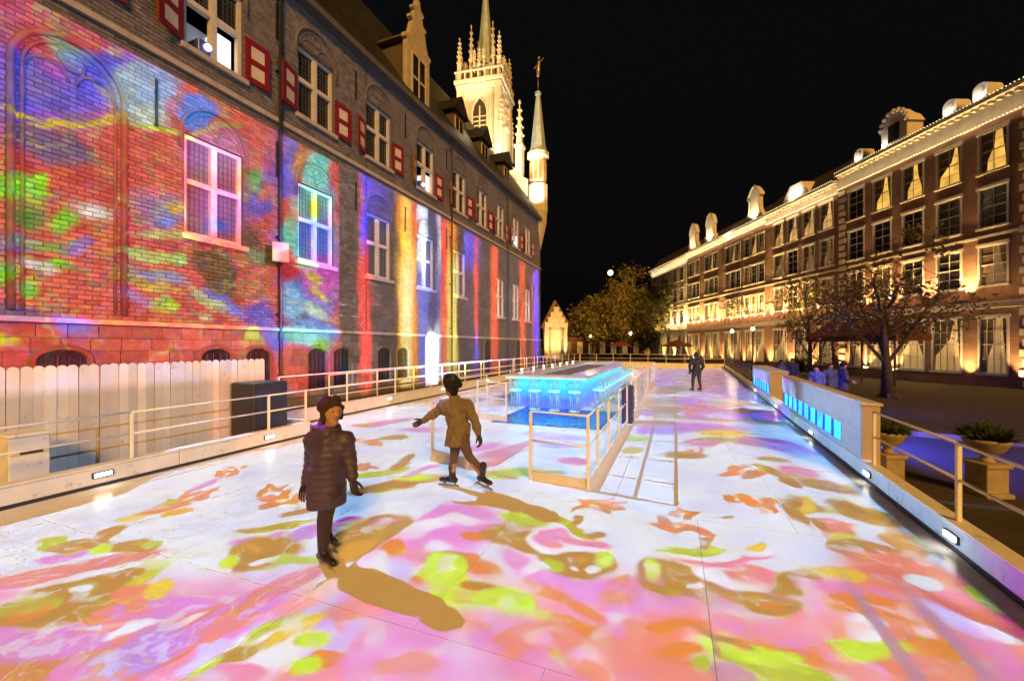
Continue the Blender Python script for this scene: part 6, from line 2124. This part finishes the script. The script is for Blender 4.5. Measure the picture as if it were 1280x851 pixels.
# ---- the wall
PROJW = (7.2, 4.0, 6.2)                            # on a mast beyond the right edge of the ice
sw = Slide('wall_projector', PROJW, 0, KP, (.45, .40), (1.1, .26))
wall_rows = [
    # blue and violet sky of the left field, bounded by a yellow line
    (20, 130, 60, 26, -16, (206, 120, 90), .3), (70, 95, 100, 70, -4, (96, 84, 214), .35), (60, 60, 60, 22, 24, (210, 84, 84), .3), (90, 40, 60, 26, 26, (212, 80, 84), .35), (60, 110, 60, 20, 10, (120, 96, 190), .5), (90, 68, 30, 10, 30, (150, 200, 160), .4), (105, 78, 26, 12, 20, (120, 160, 220), .4), (118, 105, 22, 10, 20, (150, 110, 80), .4), (85, 95, 18, 7, 20, (190, 90, 190), .4), (140, 100, 40, 30, 0, (90, 90, 240), .4),
    (178, 120, 34, 34, 20, (176, 204, 214), .25), (200, 110, 30, 30, 20, (150, 180, 226), .35), (185, 145, 26, 14, 10, (200, 214, 200), .4),
    (35, 147, 34, 3.4, 18, (226, 190, 60), .4), (100, 160, 60, 3.6, -3, (230, 200, 50), .35), (140, 150, 20, 3, -14, (226, 190, 70), .4), (195, 160, 36, 3.4, 6, (214, 220, 70), .4),
    (60, 185, 50, 20, 20, (120, 90, 130), .4), (95, 190, 34, 14, 24, (110, 86, 120), .4),
    (248, 140, 24, 18, -16, (104, 140, 240), .14), (258, 160, 40, 3.5, -8, (214, 214, 90), .35),
    # greens, whites and violets below
    (16, 235, 34, 16, 10, (140, 220, 40), .3), (40, 232, 14, 16, 30, (150, 226, 40), .3), (75, 268, 18, 13, 20, (140, 210, 50), .3), (30, 265, 20, 12, 0, (120, 150, 70), .4), (108, 257, 18, 9, 10, (244, 226, 214), .5), (20, 300, 24, 14, 0, (160, 100, 190), .4), (60, 300, 40, 10, 5, (150, 170, 80), .5), (96, 304, 18, 9, 0, (170, 110, 200), .4), (52, 335, 24, 8, 12, (240, 230, 214), .4), (76, 328, 16, 8, 6, (150, 220, 40), .3), (8, 345, 16, 14, 0, (140, 220, 40), .3), (42, 362, 14, 12, 0, (150, 216, 40), .3), (25, 400, 60, 12, 6, (130, 90, 130), .5), (95, 415, 24, 12, 0, (150, 110, 220), .4), (10, 432, 14, 6, 10, (226, 210, 40), .4),
    # middle field round the first window
    (200, 262, 28, 18, 4, (150, 130, 200), .5), (212, 256, 18, 6, 0, (226, 180, 60), .4), (200, 274, 14, 6, 0, (110, 140, 226), .4), (205, 290, 40, 5, 3, (206, 190, 120), .4), (190, 316, 40, 7, 5, (196, 200, 110), .35), (165, 312, 10, 5, 0, (190, 220, 110), .4), (222, 320, 10, 8, 0, (176, 226, 120), .35), (200, 345, 34, 8, 8, (150, 150, 190), .4), (195, 358, 36, 5, 10, (226, 180, 80), .4), (212, 383, 13, 9, 0, (206, 226, 40), .3), (180, 375, 26, 8, 10, (190, 120, 170), .5),
    (262, 325, 26, 14, 30, (118, 80, 50), .25), (282, 350, 14, 26, -20, (118, 84, 52), .25), (285, 380, 30, 8, 36, (130, 120, 220), .3), (265, 372, 26, 6, 34, (200, 200, 130), .4), (262, 390, 8, 5, 0, (236, 200, 150), .4), (270, 190, 34, 26, 10, (228, 140, 200), .5), (275, 260, 26, 26, 10, (226, 120, 190), .5), (275, 285, 18, 8, 0, (120, 120, 230), .4),
    (325, 250, 20, 40, 20, (96, 84, 196), .4), (330, 280, 22, 16, -30, (224, 84, 60), .3), (318, 300, 14, 20, 0, (110, 70, 60), .4), (335, 240, 14, 10, -30, (226, 92, 60), .3), (315, 225, 8, 14, 0, (110, 190, 90), .4), (330, 320, 20, 10, 0, (120, 150, 100), .4), (325, 400, 18, 18, 20, (110, 96, 206), .4), (345, 425, 18, 14, 0, (120, 110, 224), .4), (315, 425, 10, 8, 0, (200, 200, 90), .4),
    # the rainbow field round the second window
    (385, 300, 36, 150, -4, (108, 120, 226), .25), (372, 215, 18, 34, 10, (96, 86, 226), .3), (360, 262, 20, 20, 0, (226, 92, 66), .3), (380, 205, 14, 30, 10, (220, 120, 60), .3), (396, 215, 16, 32, 14, (120, 226, 214), .25), (366, 300, 12, 26, -14, (120, 226, 190), .3), (392, 255, 24, 20, 0, (140, 226, 214), .3), (394, 262, 10, 14, 0, (150, 190, 60), .35), (400, 300, 24, 20, 0, (100, 130, 244), .35), (360, 335, 20, 22, 0, (222, 76, 64), .3), (400, 345, 22, 26, 0, (220, 90, 190), .22), (392, 345, 12, 6, 30, (232, 200, 50), .25), (398, 365, 14, 5, 40, (232, 210, 60), .25), (382, 328, 12, 6, 0, (200, 230, 200), .3), (392, 385, 22, 9, 24, (206, 234, 214), .25), (372, 400, 14, 14, 0, (120, 90, 110), .35), (365, 380, 14, 22, 0, (140, 200, 240), .35), (395, 412, 30, 11, 6, (120, 170, 240), .3), (378, 422, 30, 9, 4, (140, 230, 220), .3), (398, 430, 12, 7, 0, (150, 220, 60), .3), (362, 440, 14, 10, 0, (226, 96, 80), .35), (380, 465, 16, 26, 0, (222, 84, 70), .3),
]
def wpr(u, v):
    return wal(u, v)


witems = shapes(wall_rows, wpr, WALL_AMB, WALL_ALB)
wc = lambda cc: slide_col(cc, WALL_AMB, WALL_ALB)
redb = sw.mix(sw.step(sw.noise(.7, 3.0, 2.0), .42, .6), wc((224, 92, 74)), wc((214, 76, 68)))
redb = sw.mix(sw.step(sw.noise(1.1, 3.0, 8.0), .55, .68), redb, wc((222, 108, 60)))
n1, n2, n3 = sw.noise(.55, 4.0, 13.0), sw.noise(1.2, 4.0, 29.0), sw.noise(2.4, 4.0, 47.0)
lowz = sw.step(sw.b0, 1.0, 1.6)
sw.over = [(sw.mul(sw.step(n3, .60, .70), .12, lowz), wc((150, 72, 62))), (sw.mul(sw.step(n3, .40, .30), .12, lowz), wc((228, 110, 70))), (sw.mul(sw.band(n2, .50, .022), .24, lowz), wc((110, 110, 214))), (sw.mul(sw.band(n2, .535, .016), .22, lowz), wc((214, 200, 80))),
           (sw.mul(sw.band(n1, .47, .012), .6, lowz), wc((226, 170, 70))), (sw.mul(sw.band(n1, .455, .010), .6, lowz), wc((90, 150, 130)))]
YS = wal(424, 300)[0]
topz = sw.step(sw.b0, 9.95, 9.82)
m_near = sw.mul(topz, mth(sw.nt, 'LESS_THAN', sw.a0, YS), sw.step(sw.b0, -2.8, -2.2))
redb = sw.mix(sw.step(sw.b0, .75, .60), redb, sw.mix(sw.step(sw.b0, -.1, .25), sw.mix(sw.step(sw.a0, 6.0, 6.5), (.07, .11, .17), (.32, .16, .18)), sw.mix(sw.step(sw.noise(.8, 2.0, 3.0), .4, .6), (.40, .38, .62), (.48, .34, .36))))
upper_fill = sw.mul(mth(sw.nt, 'LESS_THAN', sw.a0, 42.3), sw.step(sw.b0, 9.85, 9.95), sw.step(sw.b0, 16.6, 15.0))  # faint cool fill added above the picture to tone the upper wall
sh_near = sw.tree(redb, witems, m_near, None, None)
def add_fills(sh):
    e = nd(sw.nt, 'ShaderNodeEmission', {'Color': (.03, .09, .17, 1), 'Strength': sw.mul(upper_fill, sw.comp)})
    rail_fill = sw.mul(sw.step(sw.a0, 7.5, 8.5), sw.step(sw.a0, 40.0, 39.0), sw.step(sw.b0, -12.0, -11.0), sw.step(sw.b0, -1.2, -1.8))  # cool fill light added to whiten the centre rails and frames
    e2 = nd(sw.nt, 'ShaderNodeEmission', {'Color': (.0, .018, .042, 1), 'Strength': sw.mul(rail_fill, sw.comp)})
    e3 = nd(sw.nt, 'ShaderNodeAddShader', {0: e.outputs[0], 1: e2.outputs[0]})
    return nd(sw.nt, 'ShaderNodeAddShader', {0: sh, 1: e3.outputs[0]}).outputs[0]
# beyond: dark wall crossed by upright bands of colour and fine white lines
STR = [  # (px left, px right, top colour, lower colour, turn height, gain)
    (448, 455, (226, 92, 66), (224, 86, 70), 6.0, .55), (452, 488, (104, 88, 226), (104, 84, 80), 8.4, .4), (452, 462, (104, 88, 226), (226, 84, 70), 6.8, 1.0), (498, 513, (232, 120, 36), (240, 176, 40), 8.6, 1.0), (511, 522, (228, 88, 48), (240, 150, 36), 8.2, 1.0), (503, 515, (240, 214, 110), (250, 240, 190), 6.4, .7), (523, 551, (236, 240, 250), (120, 120, 190), 6.9, 1.0), (551, 560, (224, 84, 66), (226, 110, 76), 5.0, 1.0), (560, 570, (230, 130, 50), (244, 214, 110), 8.0, 1.0),
    (580, 599, (110, 92, 230), (104, 84, 90), 7.8, .6), (593, 597, (226, 92, 66), (120, 96, 226), 2.6, 1.0), (614, 622, (228, 98, 62), (226, 100, 66), 5.0, 1.0), (650, 656, (226, 98, 64), (226, 98, 64), 5.0, 1.0), (667, 674, (120, 100, 240), (110, 92, 230), 5.0, .9), (664, 667, (206, 80, 60), (206, 80, 60), 5.0, .8), (534, 548, (90, 80, 100), (248, 248, 252), 3.0, 1.0),
]
col = wc((60, 56, 60))
gain = None
nzv = sw.noise(1.6, 3.0, 4.0, 1.2, .35)
dy = mth(sw.nt, 'MULTIPLY_ADD', nzv, .9, -.45)
za = mth(sw.nt, 'MULTIPLY_ADD', nzv, 2.2, mth(sw.nt, 'ADD', sw.b0, -1.1))
ya = mth(sw.nt, 'ADD', sw.a0, dy)
col = sw.mix(0.0, wc((102, 82, 72)), wc((102, 82, 72)))
for (u0, u1, ctop, clow, zt, gn) in STR:
    y0, y1 = wal(u0, 300)[0], wal(u1, 300)[0]
    e = min(.4, (y1 - y0) * .42)
    f = sw.mul(sw.step(ya, y0 - e, y0 + e), sw.step(ya, y1 + e, y1 - e), gn)
    cs = lambda q_: tuple(1.65 * max(0.0, x_ - .02) for x_ in slide_col(tuple(min(255, max(0, sum(q_) / 3 + (v_ - sum(q_) / 3) * 1.08)) for v_ in q_), WALL_AMB, WALL_ALB))
    cc = sw.mix(sw.step(za, zt - 1.0, zt + 1.0), cs(clow), cs(ctop))
    col = sw.mix(f, col, cc)
# fine lines
wv = nd(sw.nt, 'ShaderNodeTexNoise', {'Vector': nd(sw.nt, 'ShaderNodeMapping', {'Vector': sw.raw, 'Scale': (1.0, .05, 1), 'Rotation': (0, 0, .04)}).outputs[0], 'Scale': 9.0, 'Detail': 2.0}, noise_dimensions='2D')
wv2 = nd(sw.nt, 'ShaderNodeTexNoise', {'Vector': nd(sw.nt, 'ShaderNodeMapping', {'Vector': sw.raw, 'Scale': (.06, 1.0, 1), 'Rotation': (0, 0, -.10)}).outputs[0], 'Scale': 7.0, 'Detail': 2.0}, noise_dimensions='2D')
lines = mth(sw.nt, 'MAXIMUM', sw.step(wv.outputs[0], .66, .72), sw.step(wv2.outputs[0], .68, .74))
col = sw.mix(mth(sw.nt, 'MULTIPLY', lines, .5), col, wc((220, 214, 214)))
m_far = sw.mul(sw.step(sw.b0, 10.15, 9.9), mth(sw.nt, 'LESS_THAN', sw.a0, 42.0), sw.step(sw.b0, -.3, .1))
sh_far = nd(sw.nt, 'ShaderNodeEmission', {'Color': col, 'Strength': sw.mul(m_far, sw.comp)}).outputs[0]
sw.out(add_fills(nd(sw.nt, 'ShaderNodeMixShader', {0: mth(sw.nt, 'GREATER_THAN', sw.a0, YS), 1: sh_near, 2: sh_far}).outputs[0]))

# ---- the projectors themselves, standing in the open windows
LENS = emit('projector_lens', (.75, .85, 1.0), 3.0)
COWLGL = emit('cowl_glow', (.92, .94, 1.0), .9)  # glow put into the cowl material in place of light falling on it
BLUEB = mat('projector_blue', (.05, .06, .30), (.04, .045, .2), 6, .4)
for k, (y, lab) in enumerate(((8.75, 'projector with a bright lens in the open window nearest the camera'), (20.6, 'projector with a bright lens in the fourth upper window'), (35.2, 'small projector in the upper window near the corner turret'))):
    t = thing('projector', lab, 'projector', (-HX - .45, y, UZ0 + .125), 0, 'projectors in the upper windows')
    MB().bbox(-.35, .35, -.42, .12, .0, .42, .02).build('case', BLUEB, t)
    MB().bbox(-.30, .30, .16, .62, .0, .98, .02).build('cowl', COWLGL, t)
    MB(Matrix.Translation((.36, -.18, .24)) @ Matrix.Rotation(rad(90), 4, 'Y')).lathe([(.10, 0), (.10, .08), (.085, .08), (.085, .09)], n=12).build('lens', LENS, t)
    MB().box(-.5, -.46, -.75, .75, .0, 1.2).build('back_screen', WHITEP, t)
